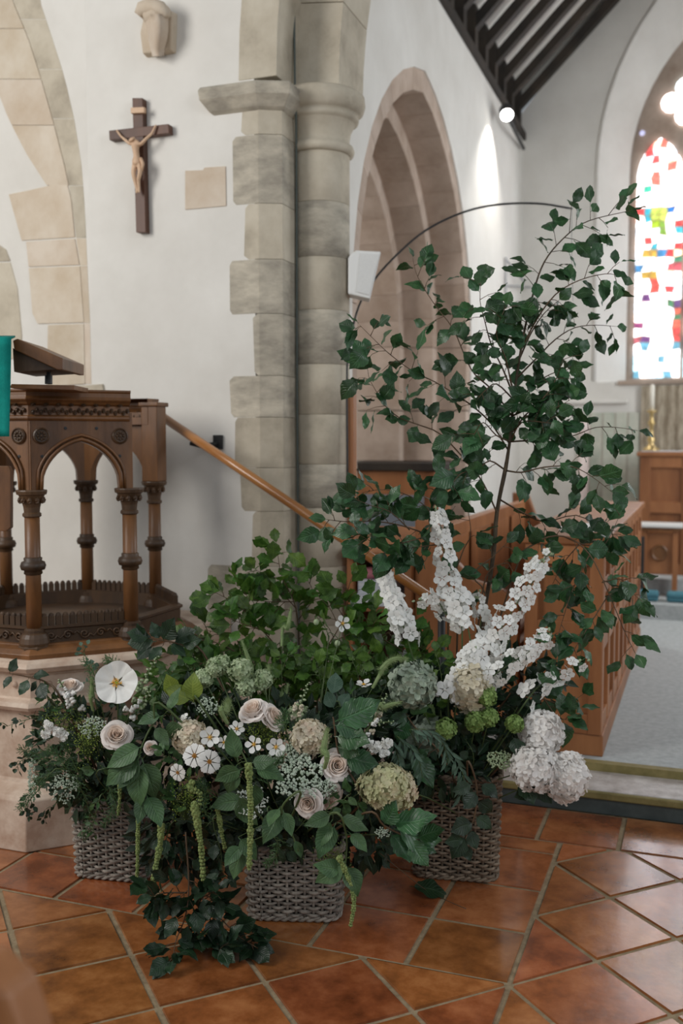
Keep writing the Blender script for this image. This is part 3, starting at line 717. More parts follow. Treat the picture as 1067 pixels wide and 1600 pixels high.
# ================================================================== CHANCEL FURNISHINGS
st = thing('choir_desk', (-.42, 4.55, .13), 'panelled oak choir stall front beside the chancel aisle', 'choir stall')
XD, Y1, Y2, ZT = -.42, 4.55, 7.35, 1.12
MB().span((XD-.34, Y1+.02, .13), (XD-.02, Y2, ZT-.03)).build('carcass', STALL, st)
MB().span((XD-.36, Y1, .13), (XD+.02, Y2, .23)).build('plinth', STALL, st, bevel=.006)
MB().span((XD-.38, Y1-.02, ZT-.03), (XD+.03, Y2+.02, ZT+.01)).build('top_rail', STALL, st, bevel=.008)
nb = 9
for k in range(nb+1):
    y = Y1+(Y2-Y1-.08)*k/nb; MB().span((XD-.03, y, .23), (XD+.012, y+.075, ZT-.03)).build('stile', STALL, st, bevel=.004)
for z0, z1 in ((.23, .30), (.60, .68), (.86, .93), (1.03, ZT-.03)): MB().span((XD-.03, Y1, z0), (XD+.008, Y2, z1)).build('rail', STALL, st, bevel=.003)
for x in (XD-.34, XD-.05): MB().span((x, Y1-.01, .23), (x+.06, Y1+.03, ZT-.03)).build('end_stile', STALL, st, bevel=.004)
for z0, z1 in ((.23, .32), (.66, .74), (1.0, ZT-.03)): MB().span((XD-.30, Y1-.006, z0), (XD-.03, Y1+.03, z1)).build('end_rail', STALL, st, bevel=.003)
tag(MB().span((XD-.22, Y1+.22, ZT+.011), (XD-.03, Y1+.50, ZT+.03)).build('hymn_sheet', WHITEP, None, bevel=.002, origin=(XD-.1, Y1+.3, ZT+.01)), 'white papers lying on top of the choir stall front', 'papers')
sb = thing('choir_bench', (-1.2, 5.0, .13), 'oak choir bench with panelled ends in front of the stone arch', 'bench')
MB().span((-1.24, 4.80, .50), (-.84, 7.4, .55)).build('seat', STALL, sb, bevel=.006)
MB().prism([(-1.30, 4.80, .13), (-1.24, 4.80, .13), (-1.24, 4.80, 1.12), (-1.30, 4.80, 1.12)], (0, 2.6, 0)).build('backrest', STALL, sb, bevel=.006)
for y in (4.74, 7.4):
    MB().prism([(-1.34, y, .13), (-.82, y, .13), (-.82, y, .78), (-.90, y, .84), (-1.04, y, .88), (-1.16, y, 1.0), (-1.22, y, 1.16), (-1.34, y, 1.18)], (0, .06, 0)).build('end_panel', STALL, sb, bevel=.01)
for k in range(4): MB().span((-1.23, 4.9+.62*k, .62), (-1.225, 5.4+.62*k, 1.05)).build('back_panel', STALL, sb)
tag(MB().span((-1.20, 4.88, .552), (-.88, 5.9, .60)).build('seat_cushion', mat('pale_cushion', (206, 188, 178), (218, 202, 192), 9, .9), None, bevel=.02, origin=(-1.05, 5, .56)), 'long pale pink cushion on the choir bench seat', 'cushion')
# small desk with shelf by the pier
dsk = thing('prayer_desk', (-1.5, 4.75, .13), 'oak prayer desk with open book shelf tucked behind the stone shaft', 'desk')
MB().span((-1.69, 4.72, .13), (-1.655, 5.02, 1.0)).build('side', STALL, dsk, bevel=.004); MB().span((-1.38, 4.70, .13), (-1.345, 5.04, 1.02)).build('side', STALL, dsk, bevel=.004)
MB().span((-1.69, 4.98, .13), (-1.34, 5.02, 1.0)).build('back', OAKD, dsk); MB().span((-1.69, 4.72, .70), (-1.34, 5.02, .725)).build('shelf', STALL, dsk)
MB().prism([(-1.70, 4.68, .98), (-1.34, 4.68, .98), (-1.34, 5.06, 1.08), (-1.70, 5.06, 1.08)], (0, 0, .025)).build('sloping_top', STALL, dsk)
m = MB()
for k in range(3): m.blob((-1.59+.07*k, 4.80, .885), (.055, .05, .03), 2)
tag(m.build('folded_cloth', mat('pink_knit', (176, 96, 110), (206, 140, 150), 60, .9, stretch=(1, 1, 6)), None, True, origin=(-1.6, 4.8, .85)), 'striped pink folded cloth on papers in the prayer desk', 'cloth')
tag(MB().span((-1.65, 4.74, .726), (-1.42, 4.94, .785)).span((-1.64, 4.75, .786), (-1.44, 4.93, .855)).build('paper_stack', mat('paper_blue_white', (176, 184, 196), (222, 222, 224), 20, .8, stretch=(1, 1, 20)), None, origin=(-1.6, 4.8, .73)), 'stack of white papers on the prayer desk shelf', 'papers')
# speaker, lamp, hanging rod, bracket
sp = thing('loudspeaker', P(570, 463, 5.0), 'white box loudspeaker fixed high beside the stone shaft', 'loudspeaker')
MB().prism([P(u, v, 4.98) for u, v in ((556, 391), (595, 393), (578, 467), (544, 459), (544, 402))], hd*.13).build('cabinet', WHITEP, sp, bevel=.006)
MB().prism([P(u, v, 4.978) for u, v in ((562, 396), (592, 398), (577, 461), (556, 456))], hd*-.004).build('grille', mat('speaker_grille', (214, 214, 212), (226, 226, 224), 200, .7, .4, 600), sp)
MB().tube([P(550, 420, 5.05), P(535, 420, 5.12)], .012, 8).build('wall_arm', WHITEP, sp)
ro_ = thing('curved_rod', P(543, 700, 4.98), 'thin dark curved rod arching out from the pier with hanging wire', 'lamp bracket')
pts = [P(543, 760, 4.97), P(542, 600, 4.97), P(545, 545, 4.98), P(560, 480, 5.16), P(585, 437, 5.2), P(620, 398, 5.2), P(665, 360, 5.22), P(720, 333, 5.24), P(775, 320, 5.27), P(840, 318, 5.3), P(894, 326, 5.35)]
MB().tube(spline(pts, 5), .0055, 6).build('rod', IRON, ro_, True)
MB().tube([P(893, 325, 5.35), P(893, 400, 5.35), P(895, 470, 5.35)], .0018, 5).build('wire', mat('grey_wire', (120, 120, 120), None, 4, .5), ro_)
lp = thing('spotlight', PX(793, 180, -1.6), 'lit white spotlight fixed under the roof in the chancel corner', 'spotlight')
lc = PX(792, 180, -1.64); lt = Vector((-1.78, lc.y-.05, 2.6)); ld = Vector((.25, -.75, -.62)).normalized()
Q = ld.to_track_quat('Z', 'Y').to_matrix()
MB().lathe([(.03, -.14), (.055, -.12), (.06, -.01), (.06, 0), (.054, 0), (.05, -.02)], 18, lc, Q).build('housing', IRON, lp, True)
MB().lathe([(.001, -.004), (.054, -.004), (.054, -.012), (.001, -.012)], 18, lc, Q).build('lens', mat('lamp_glow', (255, 252, 246), None, 2, .3, emit=14), lp)
MB().tube([lc-ld*.12, PX(800, 195, -1.66), PX(818, 232, -1.74)], .018, 8).build('bracket', IRON, lp)
l = bpy.data.lights.new('spotlight_beam', 'SPOT'); l.energy = 70; l.spot_size = math.radians(110); l.spot_blend = .8; l.shadow_soft_size = .05; l.color = (1, .97, .92)
o = bpy.data.objects.new('spotlight_beam', l); col.objects.link(o); o.location = lc+ld*.05+Vector((.02, 0, 0)); o.rotation_euler = (Vector((-1.9, lc.y-.1, 2.5))-o.location).to_track_quat('-Z', 'Y').to_euler()
wb = thing('wall_bracket', PX(790, 445, XN+.01), 'small triangular metal bracket on the chancel side wall', 'bracket')
MB().tube([PX(790, 402, XN+.02), PX(790, 470, XN+.02)], .012, 6).build('back_bar', mat('grey_metal', (150, 150, 152), None, 4, .5), wb)
MB().tube([PX(790, 405, XN+.02), PX(819, 440, XN+.1)], .01, 6).build('strut', MATS['grey_metal'], wb); MB().tube([PX(790, 446, XN+.02), PX(832, 449, XN+.1)], .01, 6).build('arm', MATS['grey_metal'], wb)
# altar with its candlestick
al = thing('altar', (-.3, 9.3, .37), 'panelled oak altar below the stained glass window', 'altar')
AX0 = PY(1000, 720, 9.3).x; ATZ = PY(1000, 706, 9.3).z; ABZ = .37
MB().span((AX0, 9.32, ABZ), (1.0, 9.95, ATZ-.03)).build('carcass', STALL, al)
MB().span((AX0-.03, 9.27, ATZ-.04), (1.03, 9.98, ATZ)).build('top', STALL, al, bevel=.008)
for x in (AX0, AX0+.36, AX0+.74, AX0+1.12): MB().span((x, 9.29, ABZ), (x+.09, 9.33, ATZ-.04)).build('stile', STALL, al, bevel=.004)
for z in (ABZ, ATZ-.14, .92): MB().span((AX0, 9.295, z), (1.0, 9.33, z+.1)).build('rail', STALL, al, bevel=.004)
tag(MB().span((AX0+.01, 9.28, ATZ+.001), (1.0, 9.96, ATZ+.008)).build('altar_cloth', mat('altar_linen', (214, 212, 214), None, 4, .9), None, origin=(0, 9.5, ATZ)), 'white linen spread flat along the altar top', 'altar cloth')
kn = thing('credence_bench', (-.4, 8.75, .25), 'carved oak kneeling desk with white cloth in front of the altar', 'kneeling desk')
KZ = PY(1030, 822, 8.75).z; KX = PY(999, 822, 8.75).x
MB().span((KX, 8.72, KZ-.04), (KX+.34, 8.95, KZ-.012)).build('top', OAK, kn, bevel=.004); MB().span((KX+.02, 8.75, .25), (KX+.06, 8.93, KZ-.04)).build('side', STALL, kn); MB().span((KX+.27, 8.75, .25), (KX+.31, 8.93, KZ-.04)).build('side', STALL, kn)
MB().span((KX+.06, 8.78, .45), (KX+.27, 8.80, KZ-.06)).build('front_panel', STALL, kn)
m = MB().lathe([(.06, 0), (.07, .01), (.06, .018), (.05, .01)], 18, (KX+.165, 8.775, .62), Matrix.Rotation(math.pi/2, 3, 'X')); m.build('carved_roundel', OAK, kn)
tag(MB().span((KX+.0, 8.70, KZ-.011), (KX+.35, 8.95, KZ+.02)).build('white_cloth', WHITEP, None, bevel=.008, origin=(KX, 8.8, KZ)), 'folded white cloth on the carved kneeling desk', 'cloth')
px_ = PY(1002, 920, 8.6); tag(MB().tube([(px_.x, 8.6, .25), (px_.x, 8.6, PY(1002, 838, 8.6).z)], .018, 8).lathe([(.05, 0), (.05, .012), (.02, .02)], 12, (px_.x, 8.6, .25)).build('iron_post', IRON, None, origin=(px_.x, 8.6, .25)), 'black iron post standing on the sanctuary step', 'post')
BRASS = mat('brass', (196, 168, 110), (216, 190, 140), 9, .3, metal=.8)
cs = thing('candlestick', PY(1017, 705, 9.45), 'tall brass altar candlestick with white candle', 'candlestick')
c0 = PY(1017, 703, 9.45); hh = PY(1017, 640, 9.45).z-c0.z; c0.z = ATZ+.009; 
MB().lathe([(.075, 0), (.075, .015), (.04, .04), (.025, .07), (.04, .10), (.02, .13), (.018, .22), (.035, .25), (.018, .28), (.016, hh-.03), (.045, hh-.01), (.045, hh)], 16, c0).build('stem', BRASS, cs, True)
MB().lathe([(.02, hh), (.02, hh+.22), (.006, hh+.235)], 12, c0).build('candle', mat('candle_wax', (240, 234, 220), None, 4, .5), cs, True)
for i, (u, v) in enumerate(((1008, 932), (1062, 935))):
    p = PY(u, v, 8.62); kc = thing('kneeler', (p.x, 8.62, .25), ('teal kneeler cushion beside the iron post' if i == 0 else 'teal kneeler cushion at the right on the sanctuary step'), 'kneeler', 'teal kneelers on the sanctuary step')
    KM = mat('kneeler_teal', (66, 116, 132), (86, 138, 150), 30, .9)
    MB().span((p.x-.10, 8.45, .252), (p.x+.11, 8.57, .335)).build('cushion', KM, kc, bevel=.02); MB().span((p.x-.103, 8.447, .29), (p.x+.113, 8.573, .297)).build('piping', mat('kneeler_piping', (40, 84, 100), None, 4, .8), kc)
# hanging and painted panel behind the altar
m = MB(); vs_, fs_ = [], []
x0, x1, z0, z1 = PY(1000, 700, YE-.06).x, 1.0, ATZ-.3, ZB-.06
for i in range(81):
    x = x0+(x1-x0)*i/80; y = YE-.05+.018*math.sin(i*1.3)
    vs_ += [(x, y, z0), (x, y, z1)]
    if i: fs_.append((2*i-2, 2*i, 2*i+1, 2*i-1))
tag(m.add(vs_, fs_).build('dossal_curtain', mat('dossal_fabric', (138, 124, 104), (196, 184, 164), 22, .9, stretch=(1, 1, .25), rand=.02), None, True, origin=(0, YE-.05, ATZ)), 'beige patterned curtain hanging behind the altar', 'curtain')
pp = thing('painted_panel', PY(950, 760, YE-.03), 'pale green painted panels on the chancel end wall', 'wall panel')
a_, b2 = PY(903, 645, YE-.02), PY(998, 790, YE-.02)
for k in range(5):
    xa_ = a_.x+(b2.x-a_.x)*k/5; MB().span((xa_+.008, YE-.03, b2.z), (xa_+(b2.x-a_.x)/5-.008, YE-.005, a_.z)).build('panel', mat('green_fresco', (168, 178, 162), (206, 204, 192), 5, .9, rand=.08), pp)
MB().span((a_.x, YE-.025, b2.z), (b2.x, YE-.002, a_.z)).build('frame', mat('panel_frame', (178, 172, 160), None, 4, .8), pp)
vs2 = PY(913, 668, 10.0); tag(MB().lathe([(.025, 0), (.045, .05), (.06, .14), (.05, .22), (.02, .25)], 14, (vs2.x, 9.95, vs2.z-.15)).lathe([(.04, -.02), (.04, 0), (.025, 0)], 12, (vs2.x, 9.95, vs2.z-.15)).span((vs2.x-.05, 9.9, .37), (vs2.x+.05, 10.0, vs2.z-.17)).build('white_lamp', mat('pinkish_glass', (226, 210, 204), None, 4, .4), None, True, origin=(vs2.x, 9.95, .37)), 'pale rounded glass lamp on a pillar near the green panels', 'lamp')
# things beyond the north arch
og = thing('vestry_cupboard', (-3.4, 7.2, .13), 'wooden cupboard with dark top seen through the stone arch', 'cupboard')
p = P(556, 735, 7.4); q2 = P(610, 735, 7.4)
MB().box((p.x+.25, p.y+.25, (.13+p.z)/2), (.7, .5, p.z-.13)).build('body', STALL, og, bevel=.006); MB().box((p.x+.25, p.y+.25, p.z+.03), (.76, .56, .06)).build('dark_top', BLACKOAK, og, bevel=.006)
MB().box((p.x+.3, p.y-.01, p.z-.3), (.45, .02, .25)).build('grey_panel', mat('grey_blue_panel', (120, 128, 138), None, 4, .6), og)
dp = thing('door_post', P(547, 870, 5.05), 'tall narrow oak post standing close behind the stone shaft', 'post')
a_, b2 = P(546, 597, 5.05), P(549, 870, 5.05)
MB().span((a_.x-.02, a_.y, .13), (a_.x+.022, a_.y+.05, a_.z)).build('shaft', STALL, dp, bevel=.004); MB().span((a_.x-.026, a_.y-.006, a_.z), (a_.x+.028, a_.y+.056, a_.z+.015)).build('cap', STALL, dp, bevel=.003)
# near pew end at the lower left corner of the view
pw = thing('pew_end', (-.80, .90, 0), 'blurred orange wooden pew end at the lower left corner', 'pew')
m = MB().prism([(-.96, .93, 0), (-.735, .93, 0), (-.735, .93, .84), (-.76, .93, .90), (-.80, .93, .925), (-.96, .93, .925)], (0, .06, 0)); m.build('end_board', STALL, pw, bevel=.01)
MB().span((-1.6, .94, .42), (-.94, .98, .86)).build('backrest', STALL, pw, bevel=.006); MB().span((-1.6, .60, .40), (-.94, .95, .44)).build('seat', STALL, pw, bevel=.006)

# ================================================================== BASKETS
WICK = mat('grey_willow', (104, 96, 88), (172, 162, 150), 30, .75, .4, 120, rand=.12)
WICKD = mat('brown_willow', (88, 74, 60), (146, 128, 108), 30, .75, .4, 120, rand=.12)
LINER = mat('dark_liner', (24, 24, 22), None, 4, .9)
def basket(fl_, fr, dep_, h, label, mt, pitch=.0128):
    fl_ = Vector((fl_[0], fl_[1], 0)); fr = Vector((fr[0], fr[1], 0)); ex = (fr-fl_).normalized(); ey = ZZ.cross(ex); wd_ = (fr-fl_).length
    c = (fl_+fr)/2+ey*dep_/2
    t = thing('wicker_basket', c, label, 'basket', 'wicker baskets holding the flowers')
    def rr(s, grow):        # rounded rectangle, s in 0..1
        hx, hy, r = wd_/2*grow-.0, dep_/2*grow, .045; hx -= r; hy -= r
        L_ = [2*hx, math.pi/2*r, 2*hy, math.pi/2*r]*2; T = sum(L_); d = s % 1*T
        segs = [((-hx, -hy-r), (1, 0)), ((hx, -hy), -90), ((hx+r, -hy), (0, 1)), ((hx, hy), 0), ((hx, hy+r), (-1, 0)), ((-hx, hy), 90), ((-hx-r, hy), (0, -1)), ((-hx, -hy), 180)]
        for k in range(8):
            if d <= L_[k] or k == 7:
                a, b_ = segs[k]
                if k % 2 == 0: q = (a[0]+b_[0]*d, a[1]+b_[1]*d); n = (b_[1], -b_[0])
                else:
                    an = math.radians(b_)+d/r; q = (a[0]+r*math.cos(an), a[1]+r*math.sin(an)); n = (math.cos(an), math.sin(an))
                return Vector((q[0], q[1])), Vector(n)
            d -= L_[k]
    def pt(s, z, o_):
        q, n = rr(s, 1+.07*(z/h)); q = q+n*o_; return c+ex*q.x+ey*q.y+ZZ*z
    ns = int(2*(wd_+dep_)/.029)//2*2
    for k in range(ns):
        s = k/ns; m = MB().tube([pt(s, z, -.002) for z in (.004, h*.35, h*.7, h-.004)], .0048, 6); m.build('stake', mt, t, True)
    nr = int((h-.03)/pitch); rl = random.Random(int(wd_*1e4))
    for r in range(nr):
        z = .016+pitch*(r+.5); N_ = ns*4; ph = r % 2
        pts = []
        for i in range(N_+1):
            s = i/N_; o_ = .0075*math.cos(math.pi*(i/4)+ph*math.pi)
            pts.append(pt(s, z+.0012*math.sin(i*.37+r), o_))
        MB().tube(pts, .0056+rl.uniform(-.0006, .0006), 5, False).build('weaver', mt, t, True)
    # twisted foot and rolled rim
    for z, a, nm in ((.010, .008, 'foot_border'), (h-.008, .010, 'rim')):
        m = MB()
        for q in range(2):
            m.tube([pt(i/(ns*4), z+.005*math.sin(i*.8+q*math.pi), .002+.005*math.cos(i*.8+q*math.pi)) for i in range(ns*4+1)], a*.72, 5, False)
        m.build(nm, mt, t, True)
    MB().prism([pt(i/40, .012, -.012) for i in range(40)], ZZ*(h-.03)).build('liner', LINER, t)
    return t, c
bL, cL = basket((-2.085, 2.925), (-1.825, 2.965), .20, .29, 'grey wicker basket at the left against the stone pulpit base', WICK)
bC, cC = basket((-1.358, 2.845), (-1.078, 2.93), .22, .25, 'grey wicker basket in the middle standing furthest forward on tiles', WICK)
bR, cR = basket((-.940, 3.335), (-.655, 3.39), .23, .38, 'brown tall wicker basket at the right below white delphiniums', WICKD)

# ================================================================== PLANTS
def shaped(name, prof, mt, n=8, serr=0, fold=.12, curl=.15, wav=.03, seed=1, stalk=.12, twist=0):
    r = random.Random(seed); b_ = MB(); uv = []; vs_ = []; fs_ = []
    b_sh = r.uniform(-.06, .06)
    for i in range(n+1):
        t = i/n; w_ = prof(t)*(1+serr*(1 if i % 2 else -1)) if 0 < i < n else prof(t)
        yc_ = stalk+t*(1-stalk); cz = -curl*t*t+.03*math.sin(t*6+seed); bx_ = b_sh*math.sin(t*3)
        for s in (-1, -.5, 0, .5, 1):
            x = s*w_; z = cz+fold*abs(x)*1.2-.35*abs(x)**2*(.5 if seed % 2 else 1)+wav*math.sin(t*14+s*2+seed)*abs(s)+twist*x*t
            vs_.append((x+bx_, yc_-.10*serr*abs(s), z)); uv.append((s*.5, t))
    for i in range(n):
        for k in range(4): fs_.append((i*5+k, i*5+k+1, (i+1)*5+k+1, (i+1)*5+k))
    k0 = len(vs_)
    vs_ += [(-.012, 0, .0), (.012, 0, 0), (.012, stalk+.02, .0), (-.012, stalk+.02, 0)]; uv += [(.0, 0)]*4; fs_.append((k0, k0+1, k0+2, k0+3))
    b_.add(vs_, fs_); b_.uv = uv
    return b_.mesh(name, mt, True)
ov_ = lambda w_, p=.42: (lambda t: w_*math.sin(math.pi*t**(math.log(.5)/math.log(p)))**(.88+.15*t) if 0 < t < 1 else .004)
BEECH = mat('beech_leaf', (32, 64, 34), (56, 98, 56), 3, .36, .4, trans=.2, veins=True, rand=.38, hue=.014, spec=.6)
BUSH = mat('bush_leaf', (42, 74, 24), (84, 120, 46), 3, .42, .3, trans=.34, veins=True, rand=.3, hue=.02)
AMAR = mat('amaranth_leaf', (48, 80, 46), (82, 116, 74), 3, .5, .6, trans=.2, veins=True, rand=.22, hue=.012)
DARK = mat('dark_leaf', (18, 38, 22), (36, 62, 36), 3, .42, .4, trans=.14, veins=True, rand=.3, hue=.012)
MIDG = mat('mid_leaf', (44, 74, 38), (74, 108, 58), 3, .48, .4, trans=.2, veins=True, rand=.3, hue=.02)
GREYG = mat('grey_green_leaf', (62, 92, 74), (92, 118, 100), 3, .55, .3, trans=.2, veins=True, rand=.2)
LIMEL = mat('lime_leaf', (110, 132, 50), (140, 158, 70), 3, .5, .3, trans=.3, veins=True, rand=.15)
def kinds(nm, mt, w_, p=.42, n=8, k=3, **kw): return [shaped(nm, ov_(w_*(1+.1*(s-1)), p), mt, n, seed=s+1, curl=(.05, .22, .38, -.06, .5)[s % 5], **kw) for s in range(k)]
LB = kinds('beech_leaf', BEECH, .29, .50, 11, k=5, serr=.045, fold=.14, wav=.03)
LBU = kinds('bush_leaf', BUSH, .33, .55, 9, serr=.10, fold=.12)
LA = kinds('amaranth_leaf', AMAR, .27, .40, 9, serr=.0, fold=.22, wav=.02)
LH = kinds('hornbeam_leaf', BEECH, .33, .42, 11, serr=.07, fold=.16)
LD = kinds('dark_leaf', DARK, .32, .45, 9, serr=.05, fold=.15)
LM = kinds('mid_leaf', MIDG, .28, .45, 7, serr=.03, fold=.18)
LN_ = kinds('narrow_leaf', GREYG, .10, .45, 5, serr=0, fold=.2)
LS = kinds('small_leaf', DARK, .30, .5, 5, serr=0, fold=.15)
LG = kinds('grey_leaf', GREYG, .36, .5, 6, serr=0, fold=.15)
LL = kinds('lime_leaf', LIMEL, .30, .45, 7, serr=0, fold=.2)
BARK = mat('bark', (58, 48, 36), (96, 82, 62), 20, .8, .4)
TWIG = mat('green_stem', (58, 78, 42), (86, 104, 60), 9, .6)
REDTW = mat('reddish_twig', (74, 58, 40), (98, 74, 50), 9, .6)
rv = lambda r, s=1.0: Vector((r.uniform(-s, s), r.uniform(-s, s), r.uniform(-s, s)))
TOC = (-FW)
def leaf(meshes, pos, d, nrm, size, parent, r, name='leaf'):
    M = frame(pos, d, nrm) @ Matrix.Diagonal((size*r.uniform(.9, 1.12), size, size, 1))
    return inst(name, r.choice(meshes), M, parent)
def along(path, t):
    f = t*(len(path)-1); i = min(int(f), len(path)-2); return path[i].lerp(path[i+1], f-i), (path[i+1]-path[i]).normalized()
def leafy(mb, parent_cb, path, meshes, n, size, r, t0=.1, droop=.25, twig=.05, per=(1, 3), face=.7, tipleaf=True, up=.45):
    """adds side twigs to mb and records leaves (pos, dir, normal, size) through parent_cb"""
    sg = 1; k = 0
    while k < n:
        t = t0+(1-t0)*(k+.5)/n; p, tg = along(path, min(t, .999)); sg = -sg
        side = tg.cross(TOC)*sg; side = side.normalized() if side.length > 1e-4 else RT
        d = (tg*r.uniform(.3, .9)+side*r.uniform(.6, 1.1)+TOC*r.uniform(-.5, .5)-ZZ*droop*r.uniform(.2, 1)).normalized()
        q = r.randint(*per)
        if q == 1 and twig:
            e = p
        else:
            tl = twig*r.uniform(.5, 1.5); e = p+d*tl; mb.tube([p, p.lerp(e, .5)+ZZ*.004, e], [.0016, .0013, .0009], 4)
        for j in range(q):
            b0 = p.lerp(e, (j+1)/q); dd = (d*.8+side*.0+rv(r, .75)-ZZ*droop*r.uniform(0, 1)).normalized()
            nn = TOC*face+ZZ*up+rv(r, .95); parent_cb(b0, dd, nn, size*r.uniform(.72, 1.18))
        k += q
    if tipleaf:
        p, tg = along(path, .999); parent_cb(p, tg+rv(r, .2), TOC*face+ZZ*up+rv(r, .5), size*.8)
def sprig(name, label, cat, path, meshes, n, size, r, group=None, stem=.0025, smat=None, pmesh='leaf', **kw):
    path = spline(path, 4); t = thing(name, path[0], label, cat, group)
    mb = MB().tube(path, [stem*(1-.65*i/(len(path)-1)) for i in range(len(path))], 5); lv = []
    leafy(mb, lambda *a: lv.append(a), path, meshes, n, size, r, **kw)
    st_ = mb.build('stem', smat or TWIG, t, True)
    for a in lv: leaf(meshes, a[0], a[1], a[2], a[3], t, r, pmesh)
    return t

# ---- the tall beech branch
rb_ = random.Random(21)
base = Vector((cR.x-.02, cR.y+.02, .30))
DM = 3.62
trunk = [base, P(765, 905, DM), P(776, 800, DM), P(795, 700, DM-.02), P(803, 620, DM-.03), P(815, 540, DM-.04), P(830, 470, DM-.05), P(850, 410, DM-.05), P(885, 368, DM-.06), P(920, 345, DM-.06), P(985, 329, DM-.06)]
tb = thing('beech_branch', base, 'tall upright green beech branch rising above the right basket', 'branch', 'beech branches in the arrangement')
tr = spline(trunk, 5); mb = MB().tube(tr, [.0085*(1-.86*(i/(len(tr)-1))**.8) for i in range(len(tr))], 7); lv = []
leafy(mb, lambda *a: lv.append(a), tr[24:], LB, 46, .078, rb_, t0=.0, twig=.07, per=(1, 3), droop=.3)
trunk_o = mb.build('trunk', BARK, tb, True)
for a in lv: leaf(LB, *a, trunk_o, rb_)
sub = [  # px path, depth start and end, number of leaves, leaf size
    ([(795, 705), (770, 665), (745, 640), (716, 619), (680, 597), (645, 580), (612, 556), (590, 536), (562, 508)], .0, -.12, 30, .070),
    ([(776, 800), (755, 755), (733, 726), (689, 679), (655, 664), (623, 652), (598, 630), (588, 612), (576, 588), (573, 552)], .0, .10, 26, .076),
    ([(800, 650), (770, 610), (742, 585), (727, 558), (708, 514), (683, 481), (662, 450), (650, 426), (645, 404)], .02, .12, 26, .066),
    ([(803, 620), (785, 575), (768, 540), (757, 500), (750, 470), (752, 430)], -.03, -.15, 22, .066),
    ([(815, 545), (838, 500), (868, 460), (905, 438), (945, 428), (968, 431)], -.04, -.2, 20, .066),
    ([(808, 590), (838, 560), (868, 530), (898, 512), (930, 508), (962, 510)], -.02, .1, 17, .064),
    ([(798, 690), (830, 688), (865, 685), (898, 680), (930, 668), (965, 668), (996, 673)], .0, .15, 19, .074),
    ([(790, 735), (815, 738), (850, 730), (893, 729), (925, 745), (955, 768)], .0, -.18, 23, .076),
    ([(800, 640), (825, 610), (850, 590), (875, 580), (895, 585)], -.03, .05, 18, .066),
    ([(797, 680), (830, 640), (862, 640), (890, 625)], .0, -.12, 16, .07),
    ([(780, 780), (815, 800), (850, 815), (900, 805), (940, 825), (962, 830)], .0, .12, 21, .078),
    ([(790, 735), (765, 720), (745, 735), (720, 740), (700, 765)], .0, -.1, 13, .074),
    ([(803, 625), (776, 600), (758, 610), (745, 625)], .02, -.1, 14, .064),
    ([(812, 560), (830, 520), (850, 490), (872, 470)], -.03, -.1, 16, .064),
    ([(803, 620), (790, 560), (775, 520), (790, 480)], -.04, -.16, 16, .064),
    ([(800, 650), (840, 630), (865, 600), (880, 560)], -.02, -.14, 18, .066),
    ([(797, 690), (815, 660), (850, 660), (880, 665)], -.02, -.12, 18, .068),
    ([(797, 690), (775, 680), (755, 660), (740, 680)], -.02, -.12, 14, .068),
]
tb2 = thing('beech_branch', base, 'second beech branch filling the lower right side of the tall one', 'branch', 'beech branches in the arrangement')
MB().tube(spline([base, P(767, 905, DM+.03), P(778, 800, DM+.03), P(791, 735, DM+.02), P(797, 690, DM+.01)], 4), [.004]*17, 6).build('main_stem', BARK, tb2, True)
for si, (l_, d0, d1, n, sz) in enumerate(sub):
    par = tb2 if si in (6, 7, 9, 10, 11) or si >= 13 else tb
    pts = [P(u, v, DM+d0+(d1-d0)*i/(len(l_)-1)+rb_.uniform(-.015, .015)) for i, (u, v) in enumerate(l_)]
    pa = spline(pts, 3); mb = MB().tube(pa, [.0036*(1-.75*i/(len(pa)-1)) for i in range(len(pa))], 5); lv = []
    leafy(mb, lambda *a: lv.append(a), pa, LB, int(n*1.4), sz*1.12, rb_, t0=.12, twig=.05, per=(1, 3))
    so = mb.build('side_branch', REDTW, par, True)
    for a in lv: leaf(LB, *a, so, rb_)

def bough(label, l_, d0, d1, subs, n, sz, start=None, meshes=LB, r=rb_, bark=REDTW, name='beech_branch', group='beech branches in the arrangement', cat='branch', st=.0042, droop=.25, face=.7, up=.45):
    pts = ([start] if start is not None else [])+[P(u, v, d0+(d1-d0)*i/(len(l_)-1)) for i, (u, v) in enumerate(l_)]
    pa = spline(pts, 4); t = thing(name, pts[0], label, cat, group)
    mb = MB().tube(pa, [st*(1-.75*i/(len(pa)-1)) for i in range(len(pa))], 6); lv = []
    leafy(mb, lambda *a: lv.append(a), pa, meshes, n, sz, r, t0=.25, twig=.05, droop=droop, face=face, up=up)
    so = mb.build('main_stem', bark, t, True)
    for a in lv: leaf(meshes, *a, so, r)
    for l2, da, db, n2 in subs:
        p2 = [P(u, v, da+(db-da)*i/(len(l2)-1)) for i, (u, v) in enumerate(l2)]; pb = spline(p2, 3)
        mb = MB().tube(pb, [st*.6*(1-.7*i/(len(pb)-1)) for i in range(len(pb))], 5); lv = []
        leafy(mb, lambda *a: lv.append(a), pb, meshes, n2, sz, r, t0=.15, twig=.04, droop=droop, face=face, up=up)
        so = mb.build('side_branch', bark, t, True)
        for a in lv: leaf(meshes, *a, so, r)
    return t
